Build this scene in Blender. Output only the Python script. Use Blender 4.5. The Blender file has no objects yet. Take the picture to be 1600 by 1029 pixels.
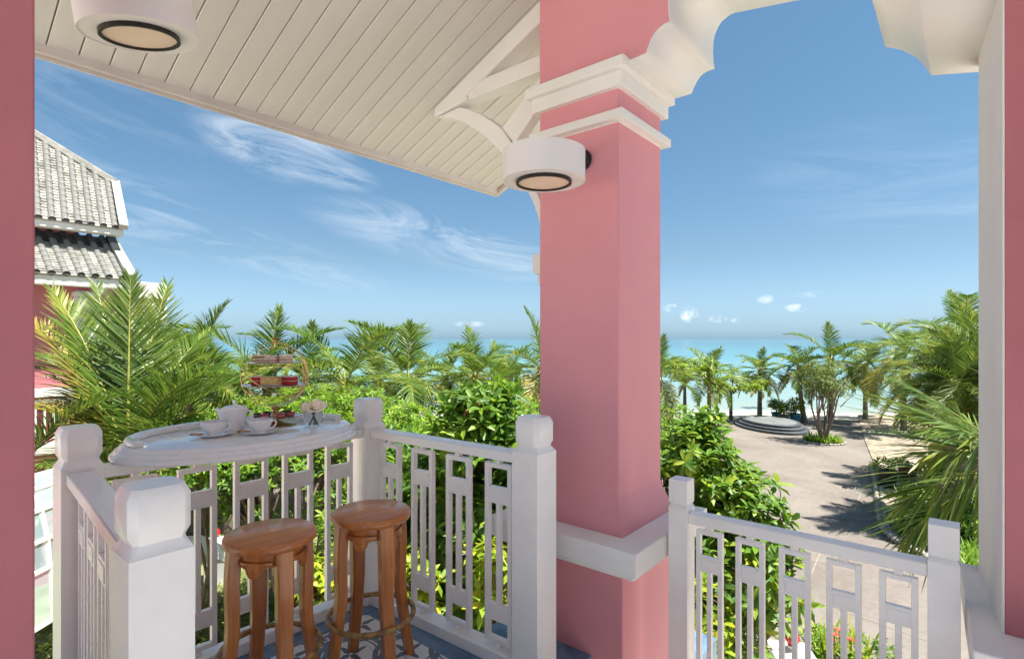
import bpy, bmesh, math, random
import numpy as np
from mathutils import Vector, Matrix
R = math.radians
S = bpy.context.scene
col = S.collection
rng = np.random.default_rng(7)
random.seed(7)

# ------------------------------------------------------------------ camera, sky, sun, exposure
# world axes: +X and +Y run along the balcony's two rail directions, the camera stands at the origin
CR = Vector((.768, .64, 0)); CF = Vector((-.64, .768, 0))          # camera right / forward on the ground
FPX, HZ, EYE = 850.0, 529.0, 1.6
cam = bpy.data.cameras.new('camera'); co = bpy.data.objects.new('camera', cam); col.objects.link(co)
co.location = (0, 0, EYE)
co.rotation_euler = (R(90), 0, math.atan2(.64, .768))
cam.sensor_width = 36; cam.lens = 36 * FPX / 1600; cam.shift_y = 14.5 / 1600
cam.clip_start = .05; cam.clip_end = 30000
S.camera = co

SUN = (CR * .96 - CF * .22 + Vector((0, 0, 2.35))).normalized()
elev = math.asin(SUN.z)
SUN_STRENGTH, SKY_STRENGTH, EXPOSURE = 2.45, .0500, 2.34
wd = bpy.data.worlds.new('World'); S.world = wd; wd.use_nodes = True
nt = wd.node_tree; nt.nodes.clear()
N = nt.nodes.new; Lk = nt.links.new
sky = N('ShaderNodeTexSky'); sky.sky_type = 'NISHITA'; sky.sun_disc = False
sky.sun_elevation = elev
sky.sun_rotation = math.atan2(SUN.x, SUN.y)
sky.air_density = 1.0; sky.dust_density = .8; sky.ozone_density = 1.6; sky.altitude = 20
tc = N('ShaderNodeTexCoord')
CAX = (CR * .985 + Vector((0, 0, -.17))).normalized(); CBX = (CR * .17 + Vector((0, 0, .985))).normalized(); CDX = CF.copy()
def vdot(v, sc):
    n = N('ShaderNodeVectorMath'); n.operation = 'DOT_PRODUCT'; Lk(tc.outputs['Generated'], n.inputs[0]); n.inputs[1].default_value = tuple(v * sc); return n.outputs['Value']
cb = N('ShaderNodeCombineXYZ'); Lk(vdot(CAX, 1.5), cb.inputs[0]); Lk(vdot(CBX, 7.5), cb.inputs[1]); Lk(vdot(CDX, 1.5), cb.inputs[2])
n1 = N('ShaderNodeTexNoise'); n1.inputs['Scale'].default_value = 1.9; n1.inputs['Detail'].default_value = 10; n1.inputs['Roughness'].default_value = .70; n1.inputs['Distortion'].default_value = 1.5
Lk(cb.outputs[0], n1.inputs['Vector'])
r1 = N('ShaderNodeMapRange'); r1.inputs[1].default_value = .44; r1.inputs[2].default_value = .82; Lk(n1.outputs[0], r1.inputs[0])
n2 = N('ShaderNodeTexNoise'); n2.inputs['Scale'].default_value = 34; n2.inputs['Detail'].default_value = 6; n2.inputs['Roughness'].default_value = .6; Lk(tc.outputs['Generated'], n2.inputs['Vector'])
r2 = N('ShaderNodeMapRange'); r2.inputs[1].default_value = .40; r2.inputs[2].default_value = .62; Lk(n2.outputs[0], r2.inputs[0])
def sdir(px, py): return Vector((CR * ((px - 800) / 850) + CF + Vector((0, 0, (529 - py) / 850)))).normalized()
# where the clouds hang: (direction, half length, half height, weight)
CIRRUS = [(sdir(430, 222), .13, .06, .68), (sdir(700, 375), .25, .052, .55), (sdir(330, 375), .30, .04, .38), (sdir(185, 320), .12, .06, .5), (sdir(500, 262), .1, .03, .6), (sdir(1420, 280), .22, .09, .16), (sdir(100, 180), .2, .1, .2),
          (sdir(-900, 300), .4, .12, .9), ((CR * .9 - CF * .5 + Vector((0, 0, .5))).normalized(), .4, .14, .8), ((-CF + Vector((0, 0, .4))).normalized(), .5, .12, .8), ((-CR * .8 - CF + Vector((0, 0, .6))).normalized(), .5, .15, .7)]
CUMUL = [(sdir(1077, 491), .016, .015, 1.0), (sdir(1052, 481), .018, .008, .8), (sdir(1122, 498), .016, .007, .75), (sdir(1150, 500), .010, .005, .6), (sdir(1244, 481), .018, .007, .9), (sdir(1196, 467), .014, .008, .4), (sdir(735, 506), .03, .006, .35), (sdir(1275, 460), .03, .006, .2)]
def blobs(lst, base):
    acc = None
    for d_, a_, b_, w_ in lst:
        x_ = Vector((d_.y, -d_.x, 0)).normalized(); y_ = x_.cross(d_).normalized()
        if lst is CIRRUS: x_, y_ = (x_ * .975 + y_ * -.22), (y_ * .975 + x_ * .22)
        u_ = vdot(x_, 1 / a_); v_ = vdot(y_, 1 / b_); off = (d_.dot(x_) / a_, d_.dot(y_) / b_)
        pw = []
        for q_, o_ in ((u_, off[0]), (v_, off[1])):
            m_ = N('ShaderNodeMath'); m_.operation = 'SUBTRACT'; Lk(q_, m_.inputs[0]); m_.inputs[1].default_value = o_
            m2_ = N('ShaderNodeMath'); m2_.operation = 'MULTIPLY'; Lk(m_.outputs[0], m2_.inputs[0]); Lk(m_.outputs[0], m2_.inputs[1]); pw.append(m2_.outputs[0])
        ad = N('ShaderNodeMath'); ad.operation = 'ADD'; Lk(pw[0], ad.inputs[0]); Lk(pw[1], ad.inputs[1])
        sm_ = N('ShaderNodeMapRange'); sm_.interpolation_type = 'SMOOTHSTEP'; sm_.inputs[1].default_value = 1.25; sm_.inputs[2].default_value = 0; sm_.inputs[3].default_value = 0; sm_.inputs[4].default_value = w_; Lk(ad.outputs[0], sm_.inputs[0])
        fr_ = N('ShaderNodeMath'); fr_.operation = 'GREATER_THAN'; Lk(vdot(d_, 1), fr_.inputs[0]); fr_.inputs[1].default_value = .3
        ml = N('ShaderNodeMath'); ml.operation = 'MULTIPLY'; Lk(sm_.outputs[0], ml.inputs[0]); Lk(fr_.outputs[0], ml.inputs[1])
        if acc is None: acc = ml.outputs[0]
        else:
            mxx = N('ShaderNodeMath'); mxx.operation = 'MAXIMUM'; Lk(acc, mxx.inputs[0]); Lk(ml.outputs[0], mxx.inputs[1]); acc = mxx.outputs[0]
    return acc
def nmul(a, b):
    m_ = N('ShaderNodeMath'); m_.operation = 'MULTIPLY'; Lk(a, m_.inputs[0]); Lk(b, m_.inputs[1]); return m_.outputs[0]
mm = N('ShaderNodeMath'); mm.operation = 'MAXIMUM'
Lk(nmul(r1.outputs[0], blobs(CIRRUS, 0)), mm.inputs[0]); Lk(nmul(r2.outputs[0], blobs(CUMUL, 0)), mm.inputs[1])
sepz = N('ShaderNodeSeparateXYZ'); Lk(tc.outputs['Generated'], sepz.inputs[0])
tint = N('ShaderNodeValToRGB'); te = tint.color_ramp.elements          # clear sea air: less red, bluer towards the horizon, the same all round
for k_, (p_, c_) in enumerate([(0, (.375, .60, .95)), (.03, (.385, .535, .78)), (.075, (.415, .52, .65)), (.14, (.41, .49, .535)), (.26, (.40, .515, .54)), (.5, (.41, .555, .555))]):
    e_ = te[k_] if k_ < 2 else te.new(p_)
    e_.position = p_; e_.color = (*c_, 1)
Lk(sepz.outputs['Z'], tint.inputs[0])
tm_ = N('ShaderNodeMix'); tm_.data_type = 'RGBA'; tm_.blend_type = 'MULTIPLY'; tm_.inputs['Factor'].default_value = 1
Lk(sky.outputs[0], tm_.inputs['A']); Lk(tint.outputs[0], tm_.inputs['B'])
mx = N('ShaderNodeMix'); mx.data_type = 'RGBA'
Lk(mm.outputs[0], mx.inputs['Factor']); Lk(tm_.outputs['Result'], mx.inputs['A']); mx.inputs['B'].default_value = (5.4, 5.6, 5.8, 1)
bg = N('ShaderNodeBackground'); bg.inputs[1].default_value = SKY_STRENGTH
Lk(mx.outputs['Result'], bg.inputs[0])
ow = N('ShaderNodeOutputWorld'); Lk(bg.outputs[0], ow.inputs[0])
sl = bpy.data.lights.new('sun', 'SUN'); so = bpy.data.objects.new('sun', sl); col.objects.link(so)
sl.energy = SUN_STRENGTH; sl.angle = R(.5); sl.color = (1, .955, .88)
so.rotation_euler = (-SUN).to_track_quat('-Z', 'Y').to_euler(); so.location = (6, 0, 20)
S.view_settings.view_transform = 'Standard'; S.view_settings.look = 'None'
S.view_settings.exposure = EXPOSURE; S.view_settings.gamma = 1; S.view_settings.use_curve_mapping = False
S.cycles.use_denoising = True
S.cycles.max_bounces = 10; S.cycles.diffuse_bounces = 8; S.cycles.transparent_max_bounces = 12

# ------------------------------------------------------------------ helpers
def C(x, d, z): v = CR * x + CF * d; return Vector((v.x, v.y, z))
def ray(px, py):
    v = CR * ((px - 800) / FPX) + CF; return Vector((v.x, v.y, (HZ - py) / FPX))
def PD(px, py, d):
    v = ray(px, py) * d; v.z += EYE; return v
def PZ(px, py, z):
    r = ray(px, py); v = r * ((z - EYE) / r.z); v.z = z; return v
def PY(px, py, Y):
    r = ray(px, py); v = r * (Y / r.y); v.z += EYE; return v
GZ = -3.6

def tag(o, label=None, cat=None, group=None, kind=None):
    if label: o['label'] = label
    if cat: o['category'] = cat
    if group: o['group'] = group
    if kind: o['kind'] = kind
    return o
def empty(name, loc=(0, 0, 0), label=None, cat=None, group=None, rz=0):
    o = bpy.data.objects.new(name, None); col.objects.link(o); o.location = loc; o.rotation_euler = (0, 0, rz)
    o.empty_display_size = .1
    return tag(o, label, cat, group)
def link(name, me, parent=None, loc=(0, 0, 0), rot=(0, 0, 0), sc=1):
    o = bpy.data.objects.new(name, me); col.objects.link(o); o.parent = parent
    o.location = loc; o.rotation_euler = rot; o.scale = (sc,) * 3 if isinstance(sc, (int, float)) else sc
    return o
def copy_tree(o, parent=None):
    c = o.copy(); col.objects.link(c); c.parent = parent
    for ch in list(o.children): copy_tree(ch, c)
    return c

class MB:
    def __init__(s): s.v = []; s.f = []; s.sm = []
    def add(s, vs, fs, smooth=False):
        b = len(s.v); s.v += [tuple(v) for v in vs]; s.f += [tuple(b + i for i in f) for f in fs]; s.sm += [smooth] * len(fs); return s
    def box(s, x0, x1, y0, y1, z0, z1):
        return s.add([(x0, y0, z0), (x1, y0, z0), (x1, y1, z0), (x0, y1, z0), (x0, y0, z1), (x1, y0, z1), (x1, y1, z1), (x0, y1, z1)],
                     [(0, 3, 2, 1), (4, 5, 6, 7), (0, 1, 5, 4), (1, 2, 6, 5), (2, 3, 7, 6), (3, 0, 4, 7)])
    def bar(s, a, b, w, h, up=(0, 0, 1)):       # box from a to b, width w across, height h along up
        a = Vector(a); b = Vector(b); t = (b - a).normalized(); u = Vector(up); x = t.cross(u).normalized(); u = x.cross(t).normalized()
        vs = [p + x * (i * w / 2) + u * (j * h / 2) for p in (a, b) for i, j in ((-1, -1), (1, -1), (1, 1), (-1, 1))]
        return s.add(vs, [(0, 1, 2, 3), (7, 6, 5, 4), (0, 4, 5, 1), (1, 5, 6, 2), (2, 6, 7, 3), (3, 7, 4, 0)])
    def prism(s, poly, f0, f1):                # poly list of 2D; f0,f1 map (a,b)->3D for the two caps
        n = len(poly); vs = [f0(*p) for p in poly] + [f1(*p) for p in poly]
        return s.add(vs, [tuple(range(n))[::-1], tuple(range(n, 2 * n))] + [(i, (i + 1) % n, n + (i + 1) % n, n + i) for i in range(n)])
    def lathe(s, prof, c=(0, 0, 0), n=32, sx=1, sy=1, smooth=True, a0=0, cap=True):
        c = Vector(c); m = len(prof); vs = []
        for r, z in prof:
            for k in range(n):
                a = a0 + 2 * math.pi * k / n; vs.append((c.x + r * sx * math.cos(a), c.y + r * sy * math.sin(a), c.z + z))
        fs = [(i * n + k, i * n + (k + 1) % n, (i + 1) * n + (k + 1) % n, (i + 1) * n + k) for i in range(m - 1) for k in range(n)]
        s.add(vs, fs, smooth)
        if cap:
            b = len(s.v) - m * n
            if prof[0][0] > 1e-6: s.f.append(tuple(b + k for k in range(n))[::-1]); s.sm.append(False)
            if prof[-1][0] > 1e-6: s.f.append(tuple(b + (m - 1) * n + k for k in range(n))); s.sm.append(False)
        return s
    def tube(s, pts, r, n=10, closed=False, smooth=True, flat=1.0):
        pts = [Vector(p) for p in pts]; m = len(pts); rs = r if isinstance(r, (list, tuple)) else [r] * m; vs = []
        up = Vector((0, 0, 1)); px = None
        for i, p in enumerate(pts):
            t = (pts[(i + 1) % m] - pts[i - 1]) if closed else (pts[min(i + 1, m - 1)] - pts[max(i - 1, 0)])
            t.normalize()
            if px is None: px = t.cross(up if abs(t.z) < .95 else Vector((1, 0, 0))).normalized()
            px = (px - t * px.dot(t)).normalized(); py = t.cross(px)
            for k in range(n):
                a = 2 * math.pi * k / n; vs.append(p + (px * math.cos(a) + py * math.sin(a) * flat) * rs[i])
        q = m if closed else m - 1
        fs = [(i * n + k, i * n + (k + 1) % n, ((i + 1) % m) * n + (k + 1) % n, ((i + 1) % m) * n + k) for i in range(q) for k in range(n)]
        s.add(vs, fs, smooth)
        if not closed:
            b = len(s.v) - m * n
            s.f += [tuple(b + k for k in range(n))[::-1], tuple(b + (m - 1) * n + k for k in range(n))]; s.sm += [False, False]
        return s
    def mesh(s, name, m, sharp=None):
        me = bpy.data.meshes.new(name); me.from_pydata(s.v, [], s.f); me.materials.append(m)
        me.polygons.foreach_set('use_smooth', s.sm)
        bm = bmesh.new(); bm.from_mesh(me); bmesh.ops.recalc_face_normals(bm, faces=bm.faces); bm.to_mesh(me); bm.free()
        if sharp: me.set_sharp_from_angle(angle=R(sharp))
        me.update(); return me
    def build(s, name, m, parent=None, bevel=0, loc=(0, 0, 0), rz=0, sharp=45):
        o = link(name, s.mesh(name, m, sharp), parent, loc, (0, 0, rz))
        if bevel:
            b = o.modifiers.new('bevel', 'BEVEL'); b.width = bevel; b.segments = 2; b.limit_method = 'ANGLE'; b.angle_limit = R(35)
        return o

def mesh_np(name, verts, faces, m, smooth=False):
    """verts (n,3), faces (k,3) or (k,4) arrays"""
    me = bpy.data.meshes.new(name); verts = np.ascontiguousarray(verts, dtype=np.float32); faces = np.ascontiguousarray(faces, dtype=np.int32)
    k, q = faces.shape
    me.vertices.add(len(verts)); me.vertices.foreach_set('co', verts.ravel())
    me.loops.add(k * q); me.loops.foreach_set('vertex_index', faces.ravel())
    me.polygons.add(k); me.polygons.foreach_set('loop_start', np.arange(0, k * q, q, dtype=np.int32))
    if smooth: me.polygons.foreach_set('use_smooth', np.ones(k, dtype=bool))
    me.materials.append(m); me.update(calc_edges=True); me.validate(); return me

# ------------------------------------------------------------------ materials
def base_mat(name):
    m = bpy.data.materials.new(name); m.use_nodes = True; t = m.node_tree; p = t.nodes['Principled BSDF']; return m, t, p
def setc(p, c): p.inputs['Base Color'].default_value = (*c, 1)
def ramp(t, stops):
    r = t.nodes.new('ShaderNodeValToRGB'); e = r.color_ramp.elements
    while len(e) < len(stops): e.new(.5)
    for k, (pos, c) in enumerate(stops): e[k].position = pos; e[k].color = (*c, 1)
    return r
def noise(t, scale, detail=4, rough=.6, vec=None, dist=0):
    n = t.nodes.new('ShaderNodeTexNoise'); n.inputs['Scale'].default_value = scale; n.inputs['Detail'].default_value = detail
    n.inputs['Roughness'].default_value = rough; n.inputs['Distortion'].default_value = dist
    if vec is not None: t.links.new(vec, n.inputs['Vector'])
    return n
def coord(t, kind='Object', scale=None, rot=None):
    c = t.nodes.new('ShaderNodeTexCoord').outputs[kind]
    if scale or rot:
        mpn = t.nodes.new('ShaderNodeMapping'); t.links.new(c, mpn.inputs[0])
        if scale: mpn.inputs['Scale'].default_value = scale
        if rot: mpn.inputs['Rotation'].default_value = rot
        return mpn.outputs[0]
    return c
def bump(t, p, h, strength=.2, dist=.01):
    b = t.nodes.new('ShaderNodeBump'); b.inputs['Strength'].default_value = strength; b.inputs['Distance'].default_value = dist
    t.links.new(h, b.inputs['Height']); t.links.new(b.outputs[0], p.inputs['Normal']); return b
def mat(name, c, rough=.5, var=.07, vs=2.5, bs=60, bst=.05, metal=0, spec=.5, c2=None, scale=None, thr=(.35, .65), bd=.004):
    m, t, p = base_mat(name); p.inputs['Roughness'].default_value = rough; p.inputs['Metallic'].default_value = metal
    p.inputs['Specular IOR Level'].default_value = spec
    v = coord(t, 'Object', scale)
    n = noise(t, vs, 5, .62, v)
    lo = tuple(x * (1 - var) for x in c); hi = c2 or tuple(min(1, x * (1 + var * .7)) for x in c)
    r = ramp(t, [(thr[0], lo), (thr[1], hi)]); t.links.new(n.outputs[0], r.inputs[0]); t.links.new(r.outputs[0], p.inputs['Base Color'])
    if bst:
        n2 = noise(t, bs, 3, .6, v); bump(t, p, n2.outputs[0], bst, bd)
    return m
M = {}
M['white'] = mat('white_paint', (.83, .81, .80), .38, .05, 3, 55, .10)
M['white_arch'] = mat('white_plaster', (.78, .76, .735), .6, .05, 2, 70, .12)
M['rail'] = mat('white_gloss_paint', (.87, .84, .82), .24, .05, 4, 30, .06)
M['ceil'] = mat('cream_board_paint', (.63, .615, .575), .42, .06, 1.2, 45, .10, scale=(.4, 3, 1))
M['trim'] = mat('eave_trim_paint', (.62, .57, .53), .45, .08, 3, 60, .1)
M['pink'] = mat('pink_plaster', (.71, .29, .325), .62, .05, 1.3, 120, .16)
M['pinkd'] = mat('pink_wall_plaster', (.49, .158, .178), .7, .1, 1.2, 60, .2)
M['shade'] = mat('opal_acrylic', (.80, .76, .745), .42, .03, 3, 50, .0)
M['black'] = mat('black_metal', (.016, .014, .013), .45, .2, 30, 90, .2, spec=.4)
M['gold'] = mat('brushed_brass', (.72, .50, .22), .32, .2, 40, 120, .12, metal=1)
M['bronze'] = mat('gilded_wood_ring', (.24, .13, .035), .42, .45, 26, 60, .35, c2=(.42, .25, .08))
M['china'] = mat('white_porcelain', (.90, .895, .885), .1, .01, 2, 20, 0)
M['plate'] = mat('brass_rimmed_plate', (.62, .52, .45), .22, .05, 5, 20, 0, metal=.5)
M['steel'] = mat('polished_steel', (.7, .7, .7), .15, .02, 5, 20, 0, metal=1)
M['bluestone'] = mat('blue_stone', (.11, .195, .32), .35, .3, 9, 60, .15, c2=(.15, .25, .38))
M['grout'] = mat('pale_grout', (.42, .42, .42), .8, .1, 20, 90, .2)
def marble():
    m, t, p = base_mat('white_marble'); p.inputs['Roughness'].default_value = .07
    v = coord(t); w = noise(t, 2.2, 8, .7, v, 1.6)
    r = ramp(t, [(.47, (.86, .85, .84)), (.495, (.78, .765, .76)), (.51, (.86, .85, .84))]); t.links.new(w.outputs[0], r.inputs[0])
    t.links.new(r.outputs[0], p.inputs['Base Color']); return m
M['marble'] = marble()
def wood(name, sc, c1, c2):
    m, t, p = base_mat(name); p.inputs['Roughness'].default_value = .30; p.inputs['Coat Weight'].default_value = .4; p.inputs['Coat Roughness'].default_value = .12
    v = coord(t, 'Object', sc); n = noise(t, 5.5, 7, .62, v, .7); n2 = noise(t, 38, 3, .6, v)
    r = ramp(t, [(.28, c1), (.5, tuple((a + b) / 2 for a, b in zip(c1, c2))), (.72, c2)]); t.links.new(n.outputs[0], r.inputs[0])
    mxn = t.nodes.new('ShaderNodeMix'); mxn.data_type = 'RGBA'; mxn.blend_type = 'MULTIPLY'; mxn.inputs['Factor'].default_value = .35
    r2 = ramp(t, [(.35, (.55, .5, .45)), (.6, (1, 1, 1))]); t.links.new(n2.outputs[0], r2.inputs[0])
    t.links.new(r.outputs[0], mxn.inputs['A']); t.links.new(r2.outputs[0], mxn.inputs['B']); t.links.new(mxn.outputs['Result'], p.inputs['Base Color'])
    bump(t, p, n2.outputs[0], .08, .003); return m
M['wood_leg'] = wood('teak_leg', (3, 3, .22), (.30, .088, .018), (.62, .225, .050))
M['wood_seat'] = wood('teak_seat', (.3, 3.2, 3), (.35, .098, .024), (.68, .26, .065))
def translucent_leaf(name, stops, rough=.38, trans=.32, spec=.45, rings=None):
    m, t, p = base_mat(name); g = t.nodes.new('ShaderNodeNewGeometry')
    n = noise(t, .9, 2, .5, coord(t, 'Object'))
    a = t.nodes.new('ShaderNodeMath'); a.operation = 'MULTIPLY_ADD'; a.inputs[1].default_value = .62; t.links.new(g.outputs['Random Per Island'], a.inputs[0])
    b = t.nodes.new('ShaderNodeMath'); b.operation = 'MULTIPLY_ADD'; b.inputs[1].default_value = 1.1; b.inputs[2].default_value = -.36
    t.links.new(n.outputs[0], b.inputs[0]); t.links.new(b.outputs[0], a.inputs[2])
    r = ramp(t, stops); t.links.new(a.outputs[0], r.inputs[0])
    t.links.new(r.outputs[0], p.inputs['Base Color']); p.inputs['Roughness'].default_value = rough; p.inputs['Specular IOR Level'].default_value = spec
    tr = t.nodes.new('ShaderNodeBsdfTranslucent')
    hs = t.nodes.new('ShaderNodeHueSaturation'); hs.inputs['Value'].default_value = 1.5; hs.inputs['Hue'].default_value = .488; t.links.new(r.outputs[0], hs.inputs['Color'])
    t.links.new(hs.outputs[0], tr.inputs['Color'])
    ms = t.nodes.new('ShaderNodeMixShader'); ms.inputs[0].default_value = trans
    t.links.new(p.outputs[0], ms.inputs[1]); t.links.new(tr.outputs[0], ms.inputs[2]); t.links.new(ms.outputs[0], t.nodes['Material Output'].inputs[0]); return m
M['palm'] = translucent_leaf('coconut_leaf', [(.0, (.036, .085, .014)), (.3, (.075, .150, .020)), (.6, (.140, .225, .030)), (.85, (.27, .31, .05)), (1, (.42, .37, .09))], .42, .30, .4)
M['palm_dark'] = translucent_leaf('coconut_leaf_dark', [(0, (.030, .068, .012)), (.35, (.070, .130, .020)), (.7, (.13, .19, .028)), (1, (.27, .28, .055))], .40, .28, .42)
M['palm_dry'] = translucent_leaf('coconut_leaf_yellow', [(0, (.17, .18, .028)), (.5, (.34, .30, .055)), (1, (.50, .39, .11))], .45, .32, .4)
M['rachis'] = mat('coconut_leaf_stalk', (.30, .29, .06), .4, .3, 5, 40, .1)
M['shrub'] = translucent_leaf('shrub_leaf', [(0, (.026, .070, .012)), (.32, (.058, .140, .016)), (.62, (.125, .25, .022)), (.88, (.27, .36, .03)), (1, (.44, .44, .045))], .46, .32, .35)
M['shrub_y'] = translucent_leaf('yellow_shrub_leaf', [(0, (.08, .18, .016)), (.4, (.22, .34, .026)), (.8, (.44, .46, .035)), (1, (.60, .52, .05))], .46, .36, .35)
M['hedge'] = translucent_leaf('hedge_leaf', [(0, (.028, .075, .010)), (.3, (.075, .175, .014)), (.6, (.16, .30, .020)), (1, (.32, .41, .035))], .46, .36, .35)
M['almond'] = translucent_leaf('sea_almond_leaf', [(0, (.07, .13, .012)), (.5, (.18, .28, .018)), (1, (.34, .40, .03))], .42, .38, .4)
M['dull'] = translucent_leaf('dull_leaf', [(0, (.06, .10, .025)), (.5, (.14, .20, .04)), (1, (.30, .33, .08))], .5, .25, .3)
M['redleaf'] = translucent_leaf('copper_leaf', [(0, (.30, .07, .03)), (.6, (.45, .14, .06)), (1, (.5, .25, .1))], .4, .3, .4)
M['trunk'] = mat('palm_bark', (.20, .155, .115), .85, .35, 8, 30, .5, scale=(1, 1, 3), bd=.02)
M['branch'] = mat('shrub_bark', (.13, .085, .06), .85, .3, 9, 40, .5, bd=.01)

# ------------------------------------------------------------------ ground, beach, sea
def concrete():
    m, t, p = base_mat('plaza_concrete'); p.inputs['Roughness'].default_value = .85; p.inputs['Specular IOR Level'].default_value = .25
    v = coord(t); a = noise(t, .35, 8, .65, v, .5); b = noise(t, 9, 6, .7, v)
    r = ramp(t, [(.3, (.155, .132, .112)), (.52, (.200, .175, .153)), (.72, (.238, .211, .186))]); t.links.new(a.outputs[0], r.inputs[0])
    mxn = t.nodes.new('ShaderNodeMix'); mxn.data_type = 'RGBA'; mxn.blend_type = 'MULTIPLY'; mxn.inputs['Factor'].default_value = .6
    r2 = ramp(t, [(.3, (.70, .68, .66)), (.62, (1.04, 1.04, 1.03))]); t.links.new(b.outputs[0], r2.inputs[0])
    t.links.new(r.outputs[0], mxn.inputs['A']); t.links.new(r2.outputs[0], mxn.inputs['B'])
    vo = t.nodes.new('ShaderNodeTexVoronoi'); vo.feature = 'DISTANCE_TO_EDGE'; vo.inputs['Scale'].default_value = .33
    wn = noise(t, 1.2, 6, .7, v); vm = t.nodes.new('ShaderNodeVectorMath'); vm.operation = 'MULTIPLY_ADD'; vm.inputs[1].default_value = (1.6, 1.6, 0)
    t.links.new(wn.outputs['Color'], vm.inputs[0]); t.links.new(v, vm.inputs[2]); t.links.new(vm.outputs[0], vo.inputs['Vector'])
    r3 = ramp(t, [(.0, (.5, .47, .44)), (.006, (1, 1, 1))]); t.links.new(vo.outputs['Distance'], r3.inputs[0])
    gate = noise(t, .5, 2, .5, v); r4 = ramp(t, [(.5, (0, 0, 0)), (.6, (1, 1, 1))]); t.links.new(gate.outputs[0], r4.inputs[0])
    m2 = t.nodes.new('ShaderNodeMix'); m2.data_type = 'RGBA'; m2.blend_type = 'MULTIPLY'
    t.links.new(r4.outputs[0], m2.inputs['Factor']); t.links.new(mxn.outputs['Result'], m2.inputs['A']); t.links.new(r3.outputs[0], m2.inputs['B'])
    t.links.new(m2.outputs['Result'], p.inputs['Base Color']); bump(t, p, b.outputs[0], .25, .01); return m
M['concrete'] = concrete()
M['sand'] = mat('beach_sand', (.62, .55, .46), .95, .1, .6, 8, .4, bd=.03, spec=.2)
M['lawn'] = mat('lawn_soil', (.17, .20, .07), .95, .35, 1.5, 40, .6, c2=(.33, .36, .16), bd=.03, spec=.1)
M['bedsoil'] = mat('bed_soil', (.30, .24, .17), .95, .4, 3, 30, .6, c2=(.42, .36, .28), bd=.03, spec=.1)
def sheet(name, pts, z, m, kind='structure'):
    mb = MB(); mb.add([(p[0], p[1], z) for p in pts], [tuple(range(len(pts)))]); o = mb.build(name, m); o['kind'] = kind; return o
# one ground sheet: flat under the buildings and plaza, falling as beach to the sea bed, out to the horizon
rows = [(-400, GZ), (34.5, GZ), (36.5, GZ - .02), (39.5, GZ - .22), (44, GZ - .7), (60, GZ - 2.2), (200, GZ - 6), (25000, GZ - 6)]
mb = MB()
for d, z in rows:
    wdt = 400 if d < 60 else 25000
    for x in (-wdt, -30, 30, wdt): mb.v.append(tuple(C(x, d, z)))
for i in range(len(rows) - 1):
    for k in range(3): mb.f.append((i * 4 + k, i * 4 + k + 1, i * 4 + k + 5, i * 4 + k + 4)); mb.sm.append(False)
g = mb.build('ground', M['sand']); g['kind'] = 'structure'
sheet('plaza', [C(-14, 8.6, 0).xy, C(-3.0, 8.6, 0).xy, C(5.0, 6.6, 0).xy, C(40, 6.6, 0).xy, C(40, 34.4, 0).xy, C(12.5, 34.9, 0).xy, C(5, 34.6, 0).xy, C(-2, 34.2, 0).xy, C(-9, 33.0, 0).xy, C(-16, 30, 0).xy], GZ + .004, M['concrete'])
# expansion joints: narrow recessed strips drawn by two neighbouring slabs' arrises
mj = mat('joint_filler', (.25, .215, .185), .9, .15, 8, 40, .2)
jm = MB()
for (a, b) in [((1333, 803), (1362, 722)), ((1180, 905), (1450, 1000)), ((1241, 960), (1290, 842)), ((1238, 800), (1370, 842)), ((1100, 760), (1330, 718))]:
    A = PZ(*a, GZ + .009); B = PZ(*b, GZ + .009); jm.bar(A, B, .03, .002)
jo = jm.build('expansion_joint', mj); jo['kind'] = 'structure'

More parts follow.
